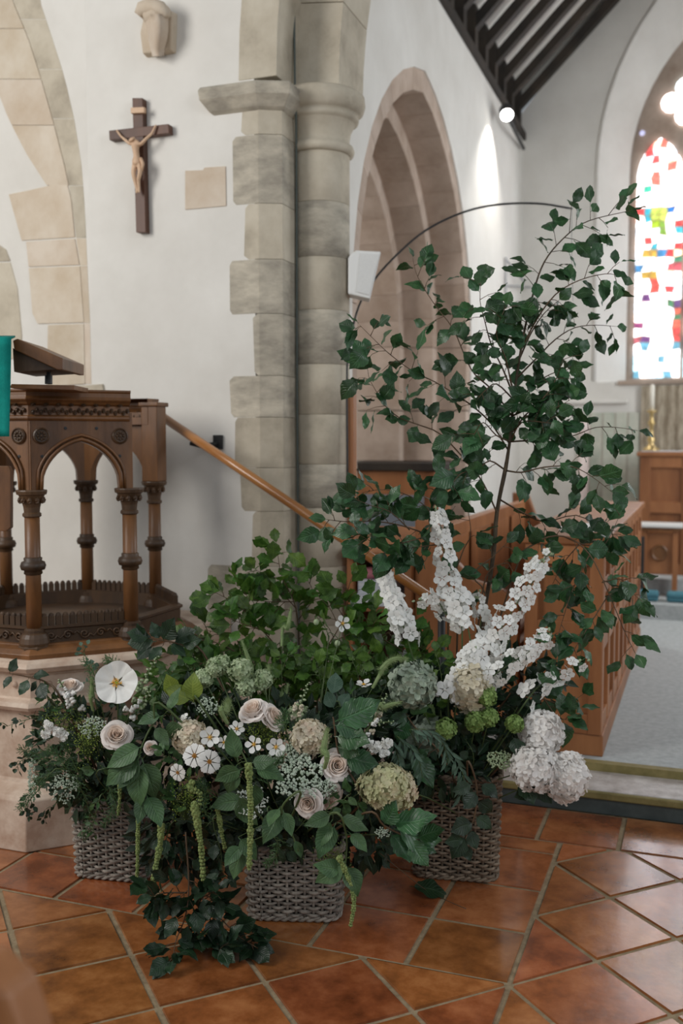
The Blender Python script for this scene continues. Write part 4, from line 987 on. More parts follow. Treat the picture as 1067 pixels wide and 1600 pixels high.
bough('low leafy beech branch spreading left across the handrail', [(715, 900), (690, 850), (640, 825), (590, 815), (540, 815), (512, 812)], 3.6, 3.45,
      [([(690, 850), (672, 800), (640, 775), (600, 765), (565, 770)], 3.58, 3.5, 22), ([(660, 840), (620, 850), (590, 850), (560, 835)], 3.5, 3.35, 22), ([(700, 860), (690, 800), (680, 765), (700, 735)], 3.6, 3.55, 16), ([(640, 828), (610, 800), (580, 790), (555, 780)], 3.5, 3.42, 16), ([(690, 850), (650, 855), (625, 858)], 3.55, 3.45, 14)], 26, .082, base)
bough('arching beech branch hanging low on the right over the oak stall', [(800, 905), (835, 850), (880, 838), (920, 865), (950, 925), (975, 985), (992, 1020)], 3.62, 3.5,
      [([(880, 838), (910, 850), (945, 850), (970, 800)], 3.6, 3.62, 14), ([(920, 868), (895, 920), (880, 965), (870, 1000)], 3.58, 3.5, 20), ([(940, 910), (970, 905), (992, 930), (1004, 940)], 3.55, 3.5, 14), ([(950, 930), (925, 970), (900, 1010), (880, 1050)], 3.55, 3.45, 22), ([(905, 850), (880, 880), (862, 915)], 3.6, 3.62, 14)], 24, .080, base)
bough('short beech spray with broad leaves below the right delphinium', [(800, 1080), (840, 1090), (875, 1100), (905, 1105)], 3.55, 3.45, [([(850, 1092), (870, 1120), (890, 1125)], 3.5, 3.42, 8)], 9, .088, base)
for lab, l_, n in (('single beech twig with broad leaves crossing the white delphiniums', [(745, 990), (760, 900), (790, 880), (800, 890)], 9), ('thin beech twig behind the tallest white delphinium', [(700, 960), (720, 870), (735, 835), (730, 790)], 9), ('beech twig with few leaves left of the trunk', [(760, 960), (740, 900), (770, 870), (790, 850)], 7)):
    bough(lab, l_, 3.6, 3.55, [], n, .078, base)

# ---- rear left bush of green oak-like branches
rbu = random.Random(33); bb = Vector((cC.x, cC.y+.15, .25))
for lab, l_, d0, subs, n in (
    ('upright wavy leaved green branch in front of the pier base', [(470, 1040), (462, 950), (440, 900), (432, 850)], 3.7, [([(462, 950), (430, 915), (400, 890)], 3.7, 3.65, 14), ([(465, 970), (490, 930), (470, 890)], 3.7, 3.72, 14), ([(460, 940), (420, 940), (385, 935)], 3.7, 3.6, 14)], 26),
    ('green wavy leaved branch leaning left towards the stone block', [(440, 1040), (410, 985), (370, 945), (335, 925)], 3.65, [([(410, 985), (380, 975), (355, 965)], 3.62, 3.55, 14), ([(395, 970), (385, 930), (370, 915)], 3.64, 3.64, 10)], 20),
    ('green wavy leaved branch beside the small white anemone', [(500, 1050), (530, 980), (545, 935), (540, 915)], 3.65, [([(530, 980), (515, 950), (500, 935)], 3.65, 3.65, 12), ([(525, 1000), (560, 985), (590, 980)], 3.62, 3.55, 14)], 20),
    ('green wavy leaved branch behind the left white delphinium', [(560, 1060), (590, 1000), (620, 985), (640, 980)], 3.62, [([(590, 1000), (575, 970), (560, 960)], 3.62, 3.62, 12), ([(600, 1000), (640, 1020), (670, 1020)], 3.6, 3.55, 14)], 18),
    ('green wavy leaved branch spreading low towards the pulpit steps', [(420, 1070), (370, 1020), (320, 1000), (285, 1010)], 3.6, [([(370, 1020), (340, 990), (320, 985)], 3.6, 3.6, 12), ([(390, 1035), (345, 1040), (310, 1035)], 3.55, 3.5, 14)], 20)):
    bough(lab, l_, d0, d0-.05, subs, int(n*1.2), .076, bb, LBU, rbu, REDTW, 'leafy_branch', 'wavy leaved branches at the back', droop=.2, st=.0036)

# ---- dense dark leaves packed round the stems
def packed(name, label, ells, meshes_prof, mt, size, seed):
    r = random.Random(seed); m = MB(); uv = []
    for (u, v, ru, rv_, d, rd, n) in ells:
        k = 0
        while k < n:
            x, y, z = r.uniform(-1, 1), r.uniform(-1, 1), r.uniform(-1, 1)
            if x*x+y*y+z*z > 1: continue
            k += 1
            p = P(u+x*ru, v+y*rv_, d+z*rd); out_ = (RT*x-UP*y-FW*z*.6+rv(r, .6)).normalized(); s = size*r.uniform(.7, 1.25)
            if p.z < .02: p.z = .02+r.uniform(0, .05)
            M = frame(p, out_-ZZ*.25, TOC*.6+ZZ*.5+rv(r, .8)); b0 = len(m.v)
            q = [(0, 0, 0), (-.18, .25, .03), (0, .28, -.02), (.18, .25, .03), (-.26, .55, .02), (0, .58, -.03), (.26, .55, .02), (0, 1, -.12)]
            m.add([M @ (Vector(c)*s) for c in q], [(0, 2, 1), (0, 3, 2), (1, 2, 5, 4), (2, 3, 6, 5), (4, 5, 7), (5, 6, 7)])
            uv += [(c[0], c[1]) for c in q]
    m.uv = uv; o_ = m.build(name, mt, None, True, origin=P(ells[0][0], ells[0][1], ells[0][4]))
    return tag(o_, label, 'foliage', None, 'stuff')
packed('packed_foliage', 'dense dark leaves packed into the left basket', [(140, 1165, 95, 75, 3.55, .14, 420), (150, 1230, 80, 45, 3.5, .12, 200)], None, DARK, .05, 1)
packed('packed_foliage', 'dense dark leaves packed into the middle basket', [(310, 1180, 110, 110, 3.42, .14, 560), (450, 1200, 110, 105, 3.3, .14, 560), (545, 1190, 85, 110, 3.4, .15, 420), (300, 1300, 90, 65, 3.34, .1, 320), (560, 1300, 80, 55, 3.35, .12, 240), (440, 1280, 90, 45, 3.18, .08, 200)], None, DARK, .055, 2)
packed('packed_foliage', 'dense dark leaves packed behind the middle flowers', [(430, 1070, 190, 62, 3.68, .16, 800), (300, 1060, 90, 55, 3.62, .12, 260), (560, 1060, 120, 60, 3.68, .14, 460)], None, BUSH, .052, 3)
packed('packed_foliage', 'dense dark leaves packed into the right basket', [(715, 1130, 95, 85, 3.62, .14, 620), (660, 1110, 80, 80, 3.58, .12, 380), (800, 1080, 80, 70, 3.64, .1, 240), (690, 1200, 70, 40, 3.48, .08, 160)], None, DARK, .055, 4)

# ================================================================== FLOWERS
WHITE = mat('white_petal', (242, 242, 238), (248, 248, 245), 6, .6, trans=.25, rand=.03)
BLUSH = mat('blush_petal', (240, 230, 223), (245, 238, 233), 4, .6, trans=.22, rand=.03)
CREAM = mat('cream_petal', (206, 196, 168), (228, 220, 200), 30, .7, trans=.2)
PEACH = mat('peach_petal', (226, 204, 184), (236, 226, 208), 24, .7, trans=.25, c3=(222, 214, 190))
HYGRN = mat('green_cream_petal', (164, 174, 128), (230, 212, 190), 14, .7, trans=.25, c3=(206, 204, 162))
ANTIQ = mat('antique_blue_green_petal', (126, 144, 122), (180, 190, 172), 26, .65, trans=.15)
VIBG = mat('viburnum_green', (112, 142, 70), (150, 176, 104), 40, .7, trans=.2)
PALEG = mat('pale_green_bud', (146, 168, 124), (196, 208, 172), 40, .7, trans=.2)
LACE = mat('lace_flower', (150, 170, 146), (206, 214, 200), 60, .8)
LACEW = mat('lace_flower_white', (196, 204, 194), (226, 230, 222), 60, .8)
LIME = mat('lime_froth', (120, 146, 52), (160, 178, 84), 60, .8, trans=.2)
TASS = mat('amaranth_tassel', (104, 124, 66), (148, 160, 98), 60, .8, .5, 300)
YEL = mat('yellow_stamens', (222, 160, 20), (240, 190, 60), 60, .7)
ORNG = mat('ochre_centre', (150, 96, 30), (196, 140, 50), 60, .8)
GRASS = mat('foxtail_green', (122, 146, 92), (160, 178, 128), 40, .8, trans=.3)
FERNM = mat('fern_green', (58, 92, 54), (88, 122, 74), 30, .6, trans=.25, rand=.15)
GARD = 'flowers of the basket arrangement'
rf = random.Random(77)
def patch(rz, dth, nu=6, nv=5, rnd=.25, ruf=0, seed=0, notch=0, neck=.3):
    m = MB(); vs_ = []; fs_ = []
    for j in range(nv+1):
        for i in range(nu+1):
            s = 2*i/nu-1; v = j/nv; ve = v*(1-rnd*s*s*v)
            r_, z = rz(ve); wv = dth*(neck+(1-neck)*math.sin(math.pi/2*min(1, v*1.4)))
            if notch and j == nv: r_ *= 1-notch*(.5+.5*math.cos(s*math.pi*3))
            th = s*wv; q = ruf*v*v*(math.sin(s*7+seed*1.7)+.5*math.sin(s*13+seed+v*5))
            vs_.append((r_*math.cos(th), r_*math.sin(th), z+q))
    for j in range(nv):
        for i in range(nu): a = j*(nu+1)+i; fs_.append((a, a+1, a+nu+2, a+nu+1))
    return m.add(vs_, fs_)
# rose
ROSE = []
ROSEIN = mat('rose_heart_petal', (240, 220, 204), (246, 232, 220), 4, .6, trans=.22, rand=.03)
for k, (Rk, zk, npet, dth) in enumerate(((1.0, .22, 5, .80), (.90, .50, 5, .82), (.70, .74, 5, .85), (.52, .88, 4, 1.0), (.36, .95, 3, 1.25), (.22, .98, 3, 1.35), (.10, .98, 2, 1.8))):
    def rz(v, Rk=Rk, zk=zk, k=k):
        lip = max(0, v-.78)*(1.1 if k < 2 else .55 if k < 5 else .25)*Rk**.5
        bell = math.sin(min(1, v*1.15)*math.pi/2)
        return Rk*((.25+.70*bell) if k < 2 else (.62+.30*bell))+lip, zk*bell*(1.0 if k else 1.2)-.30*(1-v)-lip*lip*(2.2 if k < 2 else 1.2)
    q = patch(rz, dth, 9, 8, .14, .025, k)
    for i_, p_ in enumerate(q.v):           # each petal overlaps the next like a spiral
        th = math.atan2(p_.y, p_.x); f_ = 1+.10*th/dth; q.v[i_] = Vector((p_.x*f_, p_.y*f_, p_.z+.03*th/dth))
    ROSE.append((q.mesh('petal', BLUSH if k < 3 else ROSEIN, True), npet))
sepal = shaped('sepal', ov_(.2), MIDG, 4, stalk=0)
def stemto(t, a, b_, r_=.0022, mt=TWIG):
    mid2 = a.lerp(b_, .5)+ZZ*.02; return MB().tube(spline([a, mid2, b_], 4), r_, 5).build('stem', mt, t, True)
def base_of(u):
    c = cL if u < 265 else cC if u < 600 else cR
    return Vector((c.x+rf.uniform(-.06, .06), c.y+rf.uniform(-.05, .05), .20))
def rose(u, v, d, rpx, nrm, label, spin=0, open_=1.0):
    p = P(u, v, d); R = rpx*d/FPX; t = thing('garden_rose', base_of(u), label, 'rose', 'blush roses in the baskets'); stemto(t, base_of(u), p-Vector(nrm).normalized()*R*.4)
    B = frame(p-Vector(nrm).normalized()*R*.35, Vector(nrm).orthogonal(), nrm)
    for k, (me, n) in enumerate(ROSE):
        for j in range(n):
            a = spin+2*math.pi*j/n+k*.7+rf.uniform(-.12, .12); s = R*rf.uniform(.94, 1.05)
            inst('petal', me, B @ Matrix.Rotation(a, 4, 'Z') @ Matrix.Rotation(rf.uniform(-.10, .10), 4, 'Y') @ Matrix.Diagonal((s, s, s*open_*.8, 1)), t)
    for j in range(5):
        a = 2*math.pi*j/5; M = B @ Matrix.Rotation(a, 4, 'Z') @ Matrix.Translation((0, R*.1, -R*.25)) @ Matrix.Diagonal((R, R, R, 1)); inst('sepal', sepal, M, t)
C_ = TOC
rose(395, 1108, 3.12, 22, C_*.5+ZZ*.9-RT*.3, 'blush white rose on the left of the pair at the centre top')
rose(427, 1119, 3.12, 21, C_*.4+ZZ*.6+RT*.8, 'blush white rose on the right of the pair at the centre top', 1)
rose(527, 1196, 3.05, 22, C_*1+ZZ*.35+RT*.15, 'blush rose facing forward beside large veined dark leaves', .5)
rose(481, 1256, 3.0, 21, C_*1+ZZ*.1-RT*.25, 'creamy blush rose lowest in the middle arrangement', 2)
rose(519, 1246, 3.06, 20, C_*.5-ZZ*.2+RT*.5, 'blush rose half hidden behind the lowest rose', 1.2)
rose(182, 1148, 3.3, 22, C_*.8+ZZ*.6+RT*.2, 'blush white rose in the left arrangement under the poppy', .3)
rose(108, 1072, 3.42, 18, C_*.4+ZZ*.9, 'small white rose at the back of the left arrangement', .9)
rose(235, 1168, 3.3, 10, C_*.8+ZZ*.3, 'small half open blush rosebud among drooping leaves', .9, 1.4)
# poppy
def poppy(u, v, d, rpx, nrm, label):
    p = P(u, v, d); R = rpx*d/FPX; t = thing('white_poppy', base_of(u), label, 'poppy'); stemto(t, base_of(u), p)
    B = frame(p, Vector(nrm).orthogonal(), nrm)
    for j in range(5):
        me = patch(lambda q: (.04+.98*q, .30*q**1.6+.02), .78, 12, 8, .12, .045, j, neck=.25).mesh('petal', WHITE, True)
        a = 2*math.pi*j/5+.4; inst('petal', me, B @ Matrix.Rotation(a, 4, 'Z') @ Matrix.Translation((0, 0, R*.02*(j % 2))) @ Matrix.Diagonal((R, R, R, 1)), t)
    m = MB()
    for k in range(70):
        a = rf.uniform(0, 6.28); q = rf.uniform(.05, .24); m.blob((q*math.cos(a), q*math.sin(a), .13+rf.uniform(-.03, .05)), .025)
        m.tube([(q*.4*math.cos(a), q*.4*math.sin(a), .0), (q*math.cos(a), q*math.sin(a), .12)], .006, 3)
    inst('stamens', m.mesh('stamens', YEL), B @ Matrix.Diagonal((R, R, R, 1)), t)
    inst('seed_pod', MB().lathe([(.02, 0), (.07, .06), (.075, .12), (.09, .15), (.02, .17)], 10).mesh('seed_pod', LIME), B @ Matrix.Diagonal((R, R, R, 1)), t)
poppy(183, 1067, 3.28, 33, C_*1+ZZ*.25+RT*.05, 'large white poppy with orange yellow centre in left arrangement')
# cosmos and anemones
COSP = [patch(lambda q: (.12+.88*q, .05*math.sin(q*3)), .36, 6, 5, .1, .02, s, .06, .45).mesh('petal', WHITE, True) for s in range(3)]
ANEP = [patch(lambda q: (.10+.88*q, .18*q*q), .50, 6, 5, .3, .02, s, 0, .35).mesh('petal', WHITE, True) for s in range(3)]
m = MB()
for k in range(40):
    a = k*2.4; q = .19*math.sqrt(k/40); m.blob((q*math.cos(a), q*math.sin(a), .06+.04*(1-q*4)), .035)
CEN = m.mesh('flower_centre', ORNG); m2 = MB(); 
for k in range(46):
    a = k*2.4; q = .25*math.sqrt(k/46); m2.blob((q*math.cos(a), q*math.sin(a), .10), .028)
m2.blob((0, 0, .1), .1, 1); CENY = m2.mesh('flower_centre', YEL)
def daisy(name, cat, u, v, d, rpx, nrm, label, pet, n, cen, group):
    p = P(u, v, d); R = rpx*d/FPX; t = thing(name, base_of(u), label, cat, group); stemto(t, base_of(u), p, .0014)
    B = frame(p, Vector(nrm).orthogonal(), nrm); a0 = rf.uniform(0, 6)
    for j in range(n):
        s = R*rf.uniform(.93, 1.06); inst('petal', rf.choice(pet), B @ Matrix.Rotation(a0+2*math.pi*j/n, 4, 'Z') @ Matrix.Rotation(rf.uniform(-.15, .05), 4, 'Y') @ Matrix.Translation((0, 0, R*.012*(j % 2))) @ Matrix.Diagonal((s, s, s, 1)), t)
    inst('flower_centre', cen, B @ Matrix.Diagonal((R, R, R, 1)), t)
g1 = 'white cosmos in the middle basket'; g2 = 'white anemones in the middle basket'
daisy('white_cosmos', 'cosmos', 304, 1181, 3.02, 20, C_+ZZ*.35-RT*.2, 'largest white cosmos below the cream hydrangea', COSP, 8, CEN, g1)
daisy('white_cosmos', 'cosmos', 327, 1190, 2.99, 19, C_+ZZ*.1+RT*.3, 'white cosmos tucked against a broad green leaf', COSP, 8, CEN, g1)
daisy('white_cosmos', 'cosmos', 278, 1207, 3.04, 15, C_-ZZ*.1-RT*.5, 'small white cosmos turned to the left lowest of three', COSP, 8, CEN, g1)
daisy('white_anemone', 'anemone', 328, 1152, 3.06, 17, C_+ZZ*.2+RT*.1, 'white anemone right beside the cream hydrangea head', ANEP, 6, CENY, g2)
daisy('white_anemone', 'anemone', 370, 1139, 3.10, 13, C_+ZZ*.7+RT*.1, 'small white anemone just below the rose pair', ANEP, 6, CENY, g2)
daisy('white_anemone', 'anemone', 397, 1163, 3.06, 15, C_+ZZ*.3-RT*.2, 'white anemone in the middle above the long tassel', ANEP, 5, CENY, g2)
daisy('white_anemone', 'anemone', 431, 1167, 3.06, 16, C_+ZZ*.1+RT*.1, 'white anemone nearest the lace flowers', ANEP, 6, CENY, g2)
daisy('white_anemone', 'anemone', 350, 1160, 3.10, 12, C_+ZZ*.5-RT*.6, 'partly hidden white anemone left of the upright leaf', ANEP, 5, CENY, g2)
daisy('white_anemone', 'anemone', 535, 974, 3.50, 14, C_+ZZ*.1+RT*.4, 'single white anemone standing high before the dark doorway', ANEP, 5, CENY, g2)
daisy('white_anemone', 'anemone', 568, 1070, 3.4, 14, C_*.2+ZZ*.9, 'white anemone seen from the side below the arching grass', ANEP, 5, CENY, g2)
for i, (u, v) in enumerate(((494, 972), (527, 1005))):
    t = thing('anemone_bud', base_of(500), ('round anemone bud on a bent stalk left of the high anemone' if i == 0 else 'round anemone bud drooping below the high anemone'), 'bud'); p = P(u, v, 3.5)
    MB().tube(spline([base_of(500), P(510, 1030, 3.5), P(512, 990, 3.5), p+ZZ*.02, p], 5), .0014, 5).build('stem', TWIG, t, True); MB().blob(p, (.010, .010, .011), 2).build('bud', PALEG, t, True)

# mophead flowers: joined florets
def floret4(m, p, n, s, r, pet=4):
    n = n.normalized(); a = n.orthogonal().normalized(); b_ = n.cross(a); f0 = r.uniform(0, 6)
    for k in range(pet):
        th = f0+2*math.pi*k/pet; d = a*math.cos(th)+b_*math.sin(th); e = n.cross(d); c = n*(s*r.uniform(.05, .45))
        m.add([p, p+d*s*.45-e*s*.42+c*.6, p+d*s*.9-e*s*.36+c, p+d*s*1.08+c*.8, p+d*s*.9+e*s*.36+c, p+d*s*.45+e*s*.42+c*.6, p+d*s*.6+c*.35], [(0, 1, 6), (1, 2, 6), (2, 3, 6), (3, 4, 6), (4, 5, 6), (5, 0, 6)])
def mophead(name, label, u, v, d, rx, ry, n, fs, mt, axis=None, cat='hydrangea', core=None, tilt=0, shape=None):
    p = P(u, v, d); k = d/FPX; t = thing(name, base_of(u), label, cat, cat+' heads'); stemto(t, base_of(u), p)
    r = random.Random(int(u*7+v)); m = MB(); ca, sa = math.cos(tilt), math.sin(tilt)
    n = int(n*1.35)
    for i in range(n):
        y = max(-1, min(1, 1-2*(i+.5+r.uniform(-1.5, 1.5))/n)); q = math.sqrt(1-y*y); a = i*2.39996+r.uniform(-.25, .25)
        x, y, z = q*math.cos(a), y, q*math.sin(a)
        X = (x*rx*ca-y*ry*sa); Y = (x*rx*sa+y*ry*ca); rr_ = r.uniform(.93, 1.04)
        dirv = RT*X*k+UP*Y*k-FW*z*(rx+ry)/2*k*.9
        floret4(m, p+dirv*rr_, dirv.normalized()+rv(r, .38), fs*1.12*k*r.uniform(.8, 1.2), r)
    m.build('flower_head', mt, t, True)['kind'] = 'stuff'
    m = MB(); m.blob((0, 0, 0), 1, 2); m.v = [p+RT*(q.x*rx*ca-q.y*ry*sa)*k*.86+UP*(q.x*rx*sa+q.y*ry*ca)*k*.86-FW*q.z*(rx+ry)/2*k*.76 for q in m.v]; m.build('flower_core', core or mt, t, True)
HW = mat('white_hydrangea', (240, 236, 232), (248, 246, 243), 30, .7, trans=.35)
mophead('white_hydrangea', 'white hydrangea head highest of the three beside the right basket', 847, 1145, 3.42, 31, 31, 105, 8.5, HW)
mophead('white_hydrangea', 'white hydrangea head largest and leftmost of the lower pair', 836, 1200, 3.36, 35, 34, 120, 8.5, HW)
mophead('white_hydrangea', 'white hydrangea head at the far right hanging over the step', 885, 1214, 3.36, 29, 37, 110, 8.5, HW, tilt=-.3)
mophead('cream_hydrangea', 'cream and pink hydrangea head above the white cosmos', 297, 1152, 3.1, 26, 24, 100, 6.5, PEACH)
mophead('cream_hydrangea', 'cream and pink hydrangea head behind the fuzzy grass', 484, 1152, 3.1, 27, 25, 100, 6.5, PEACH)
mophead('panicle_hydrangea', 'green and blush cone shaped hydrangea head above the large leaves', 605, 1230, 3.05, 46, 33, 150, 7, HYGRN, tilt=-.25)
mophead('antique_hydrangea', 'greyish green hydrangea head under the arching grass', 645, 1071, 3.35, 31, 32, 60, 11, ANTIQ)
mophead('antique_hydrangea', 'dim greyish hydrangea head behind hanging narrow leaves', 668, 1150, 3.5, 28, 26, 50, 11, ANTIQ)
mophead('pale_hydrangea', 'pale cream hydrangea head at the foot of the delphiniums', 735, 1075, 3.42, 30, 36, 90, 8, CREAM)
for i, (u, v, r0, lab) in enumerate(((697, 1138, 15, 'green viburnum ball leftmost above the right basket'), (743, 1127, 15, 'green viburnum ball left of a close pair'), (764, 1121, 13, 'green viburnum ball right of a close pair'), (804, 1131, 12, 'green viburnum ball nearest the white hydrangeas'), (761, 1088, 14, 'green viburnum ball against the white delphiniums'), (384, 1072, 15, 'pale green viburnum ball behind the rose pair'), (337, 1043, 14, 'pale green viburnum ball at the top left of the middle'), (318, 1060, 13, 'pale green viburnum ball beside the lime leaf'), (375, 1048, 18, 'pale viburnum ball with leaf at the back of the middle'), (410, 1062, 14, 'pale green viburnum ball half behind fuzzy grass'), (347, 1035, 10, 'smallest pale green viburnum ball at the top'), (466, 1118, 16, 'pale green viburnum ball under the snapdragon spire'))):
    mophead('viburnum_ball', lab, u, v, 3.38 if u > 600 else 3.3, r0, r0, 60, 4.5, VIBG if u > 600 else PALEG, cat='viburnum')

# delphinium spikes
m = MB(); rr0 = random.Random(4)
for k in range(5):
    q = patch(lambda w_: (.05+.95*w_, .10*math.sin(w_*2.6)+.08*w_), .62, 4, 3, .3, .05, k, 0, .4); Mr = Matrix.Rotation(2*math.pi*k/5, 3, 'Z'); m.add([Mr @ p for p in q.v], q.f)
m.blob((0, 0, .12), (.16, .16, .16), 1); m.tube([(0, 0, .0), (0, 0, -.45)], [.1, .03], 5)
FLO = m.mesh('floret', WHITE, True); BUDM = MB().blob((0, 0, 0), (.5, .5, .7), 1).mesh('bud', PALEG, True)
def spike(label, pts, n, size, width, buds=5, d=3.5, name='delphinium', start=None):
    pa = spline([base_of(pts[0][0])]+[P(u, v, d) for u, v in pts], 5); t = thing(name, pa[0], label, 'delphinium', 'white delphinium spikes')
    mb = MB().tube(pa, [.0035*(1-.7*i/(len(pa)-1)) for i in range(len(pa))], 6); k0 = 5/(len(pa)-1)
    L = []
    for i in range(n):
        f = (i+.5)/n; t_ = k0+(1-k0)*f*.92; p, tg = along(pa, t_); a = i*2.4+rf.uniform(-.4, .4); ax = tg.orthogonal().normalized(); bx_ = tg.cross(ax); d_ = ax*math.cos(a)+bx_*math.sin(a)
        w_ = 1.3*width*(1-.5*f)*rf.uniform(.7, 1.1); q = p+d_*w_+tg*.004; mb.tube([p, q], .0008, 3); L.append((q, (d_*.9+TOC*.5+tg*.2+rv(rf, .6)), 1.22*size*(1-.35*f)*rf.uniform(.8, 1.2)))
    mb.build('stem', TWIG, t, True)
    for q, nn, s in L: inst('floret', FLO, frame(q, nn.orthogonal(), nn) @ Matrix.Diagonal((s, s, s, 1)), t)
    for i in range(buds):
        p, tg = along(pa, .9+.1*i/max(1, buds-1)-.001); q = p+rv(rf, .012); inst('bud', BUDM, frame(q, tg.orthogonal(), tg) @ Matrix.Diagonal((.009, .009, .009, 1)), t)
spike('tallest white delphinium spike in front of the oak stall', [(722, 985), (708, 930), (695, 870), (688, 820), (680, 795)], 44, .026, .030)
spike('leftmost white delphinium spike crossing the handrail end', [(640, 1010), (622, 960), (606, 915), (598, 885)], 40, .025, .030)
spike('white delphinium spike just below the tallest one', [(735, 1000), (700, 965), (680, 935), (650, 940)], 22, .024, .028, 6)
spike('dense white delphinium spike leaning right beside the trunk', [(735, 1065), (765, 1010), (800, 955), (832, 900), (848, 875)], 60, .026, .040, 8, 3.48)
spike('cream white delphinium spike lowest and leaning right', [(715, 1090), (750, 1070), (800, 1035), (840, 1010), (862, 985)], 44, .025, .036, 6, 3.42)
spike('short white delphinium spike over the pale hydrangea', [(700, 1100), (715, 1070), (730, 1035), (742, 1010)], 34, .025, .036, 3, 3.44)
spike('thin white delphinium stem behind the trunk', [(748, 990), (752, 960), (745, 925)], 12, .023, .022, 3, 3.56)
spike('loose nodding white delphinium florets at the far right', [(812, 1110), (845, 1070), (880, 1050), (915, 1028)], 13, .026, .028, 3, 3.42)
spike('budding green tipped delphinium stem against the beech leaves', [(810, 960), (838, 900), (852, 872), (858, 862)], 5, .016, .02, 12, 3.52)

# lace umbels
def umbel(label, u, v, d, rx, ry, mt, n=26, nrm=None, name='lace_flower', bl=9):
    p = P(u, v, d); k = d/FPX; r = random.Random(int(u+v*3)); t = thing(name, base_of(u), label, 'lace flower', 'lace flowers'); nrm = Vector(nrm or (C_*.8+ZZ*.5)).normalized()
    stemto(t, base_of(u), p-nrm*.03); a = (RT-nrm*RT.dot(nrm)).normalized(); b_ = nrm.cross(a); m = MB(); rays = MB()
    for i in range(n):
        q = math.sqrt((i+.5)/n); th = i*2.4; c = p+a*math.cos(th)*q*rx*k+b_*math.sin(th)*q*ry*k-nrm*q*q*.012
        rays.tube([p-nrm*.03, c], .0005, 3)
        for j in range(bl):
            o_ = (a*r.uniform(-1, 1)+b_*r.uniform(-1, 1))*(rx/math.sqrt(n)*k*.85); m.blob(c+o_+nrm*r.uniform(-.002, .003), rx*k*.055*r.uniform(.7, 1.2)+.0012)
    rays.build('rays', TWIG, t); m.build('umbel_head', mt, t)['kind'] = 'stuff'
umbel('broad pale lace flower left of the lowest roses', 468, 1213, 3.02, 38, 34, LACE, 34)
umbel('lace flower behind the cream hydrangea and fuzzy grass', 450, 1180, 3.08, 30, 22, LACE, 24)
umbel('round white lace flower beneath the broad green leaves', 392, 1252, 3.04, 25, 24, LACEW, 26)
umbel('lace flower spilling right between the two lowest roses', 506, 1228, 3.02, 20, 14, LACE, 16)
umbel('tall pale grey lace flower at the far left edge', 47, 1217, 3.42, 19, 34, LACE, 26, C_*.5-RT*.7)
umbel('pale grey lace flower above the left basket rim', 100, 1228, 3.36, 22, 24, LACE, 24)
umbel('pale lace flower in the left arrangement beside lime froth', 145, 1135, 3.34, 22, 16, LACE, 20)
umbel('flat greenish lace flower over the rim of the right basket', 783, 1186, 3.38, 22, 14, PALEG, 24)
umbel('dim small lace flower left of the middle roses', 325, 1102, 3.22, 18, 14, LACE, 16)
umbel('small pale lace flower beside the large veined leaves', 598, 1300, 3.0, 12, 7, LACE, 10)

# lime froth and small white stocks
def froth(name, label, u, v, d, rx, ry, n, mt, s, cat):
    r = random.Random(int(u*3+v)); k = d/FPX; p = P(u, v, d); t = thing(name, base_of(u), label, cat, cat+' sprays'); m = MB(); st_ = MB()
    for i in range(n):
        x, y, z = r.gauss(0, .45), r.gauss(0, .45), r.gauss(0, .35); c = p+RT*x*rx*k+UP*y*ry*k-FW*z*rx*k; m.blob(c, s*r.uniform(.6, 1.3))
        if i % 6 == 0: st_.tube([p-ZZ*ry*k*.9, c], .0006, 3)
    st_.build('stem', TWIG, t); m.build('froth', mt, t)['kind'] = 'stuff'
froth('lime_froth', 'yellow green frothy spray beside the left blush rose', 136, 1155, 3.33, 28, 34, 420, LIME, .0022, 'froth')
froth('lime_froth', 'yellow green frothy spray under the white cosmos', 290, 1245, 3.1, 34, 40, 420, LIME, .0022, 'froth')
froth('lime_froth', 'yellow green frothy spray below the rose pair', 415, 1142, 3.14, 34, 24, 420, LIME, .0022, 'froth')
froth('lime_froth', 'yellow green frothy spray behind the left white stock', 95, 1125, 3.4, 34, 30, 300, LIME, .0022, 'froth')
froth('lime_froth', 'green frothy spray hanging over the front of middle basket', 515, 1340, 2.95, 30, 34, 360, mat('moss_froth', (70, 92, 36), (104, 122, 54), 60, .8), .0022, 'froth')
def stock(label, blobs, d, name='white_stock'):
    t = thing(name, base_of(blobs[0][0]), label, 'stock', 'white stocks'); p0 = P(blobs[0][0], blobs[0][1], d); stemto(t, base_of(blobs[0][0]), p0)
    for u, v, rp in blobs:
        p = P(u, v, d); s = rp*d/FPX; m = MB(); r = random.Random(int(u+v))
        for i in range(9):
            dv = (TOC*r.uniform(.2, 1)+rv(r, .8)).normalized(); q = p+dv*s*.55; B = frame(q, dv.orthogonal(), dv)
            pm = patch(lambda w_: (.1+.9*w_, .35*w_*w_), .9, 5, 3, .2, .14, i); 
            for a in (0, 2.1, 4.2): m.add([B @ (Matrix.Rotation(a, 3, 'Z') @ x*s*.62) for x in pm.v], pm.f)
        m.build('floret', WHITE, t, True)
stock('frilly white stock low at the left of the left arrangement', [(78, 1132, 11), (92, 1142, 11), (72, 1146, 9), (100, 1150, 9)], 3.36)
stock('frilly white stock between veined leaves and green hydrangea', [(586, 1165, 12), (605, 1160, 11), (572, 1160, 9), (600, 1178, 10)], 3.12)
stock('frilly white flower behind the cream hydrangea on the left', [(290, 1123, 9), (284, 1132, 8)], 3.2)
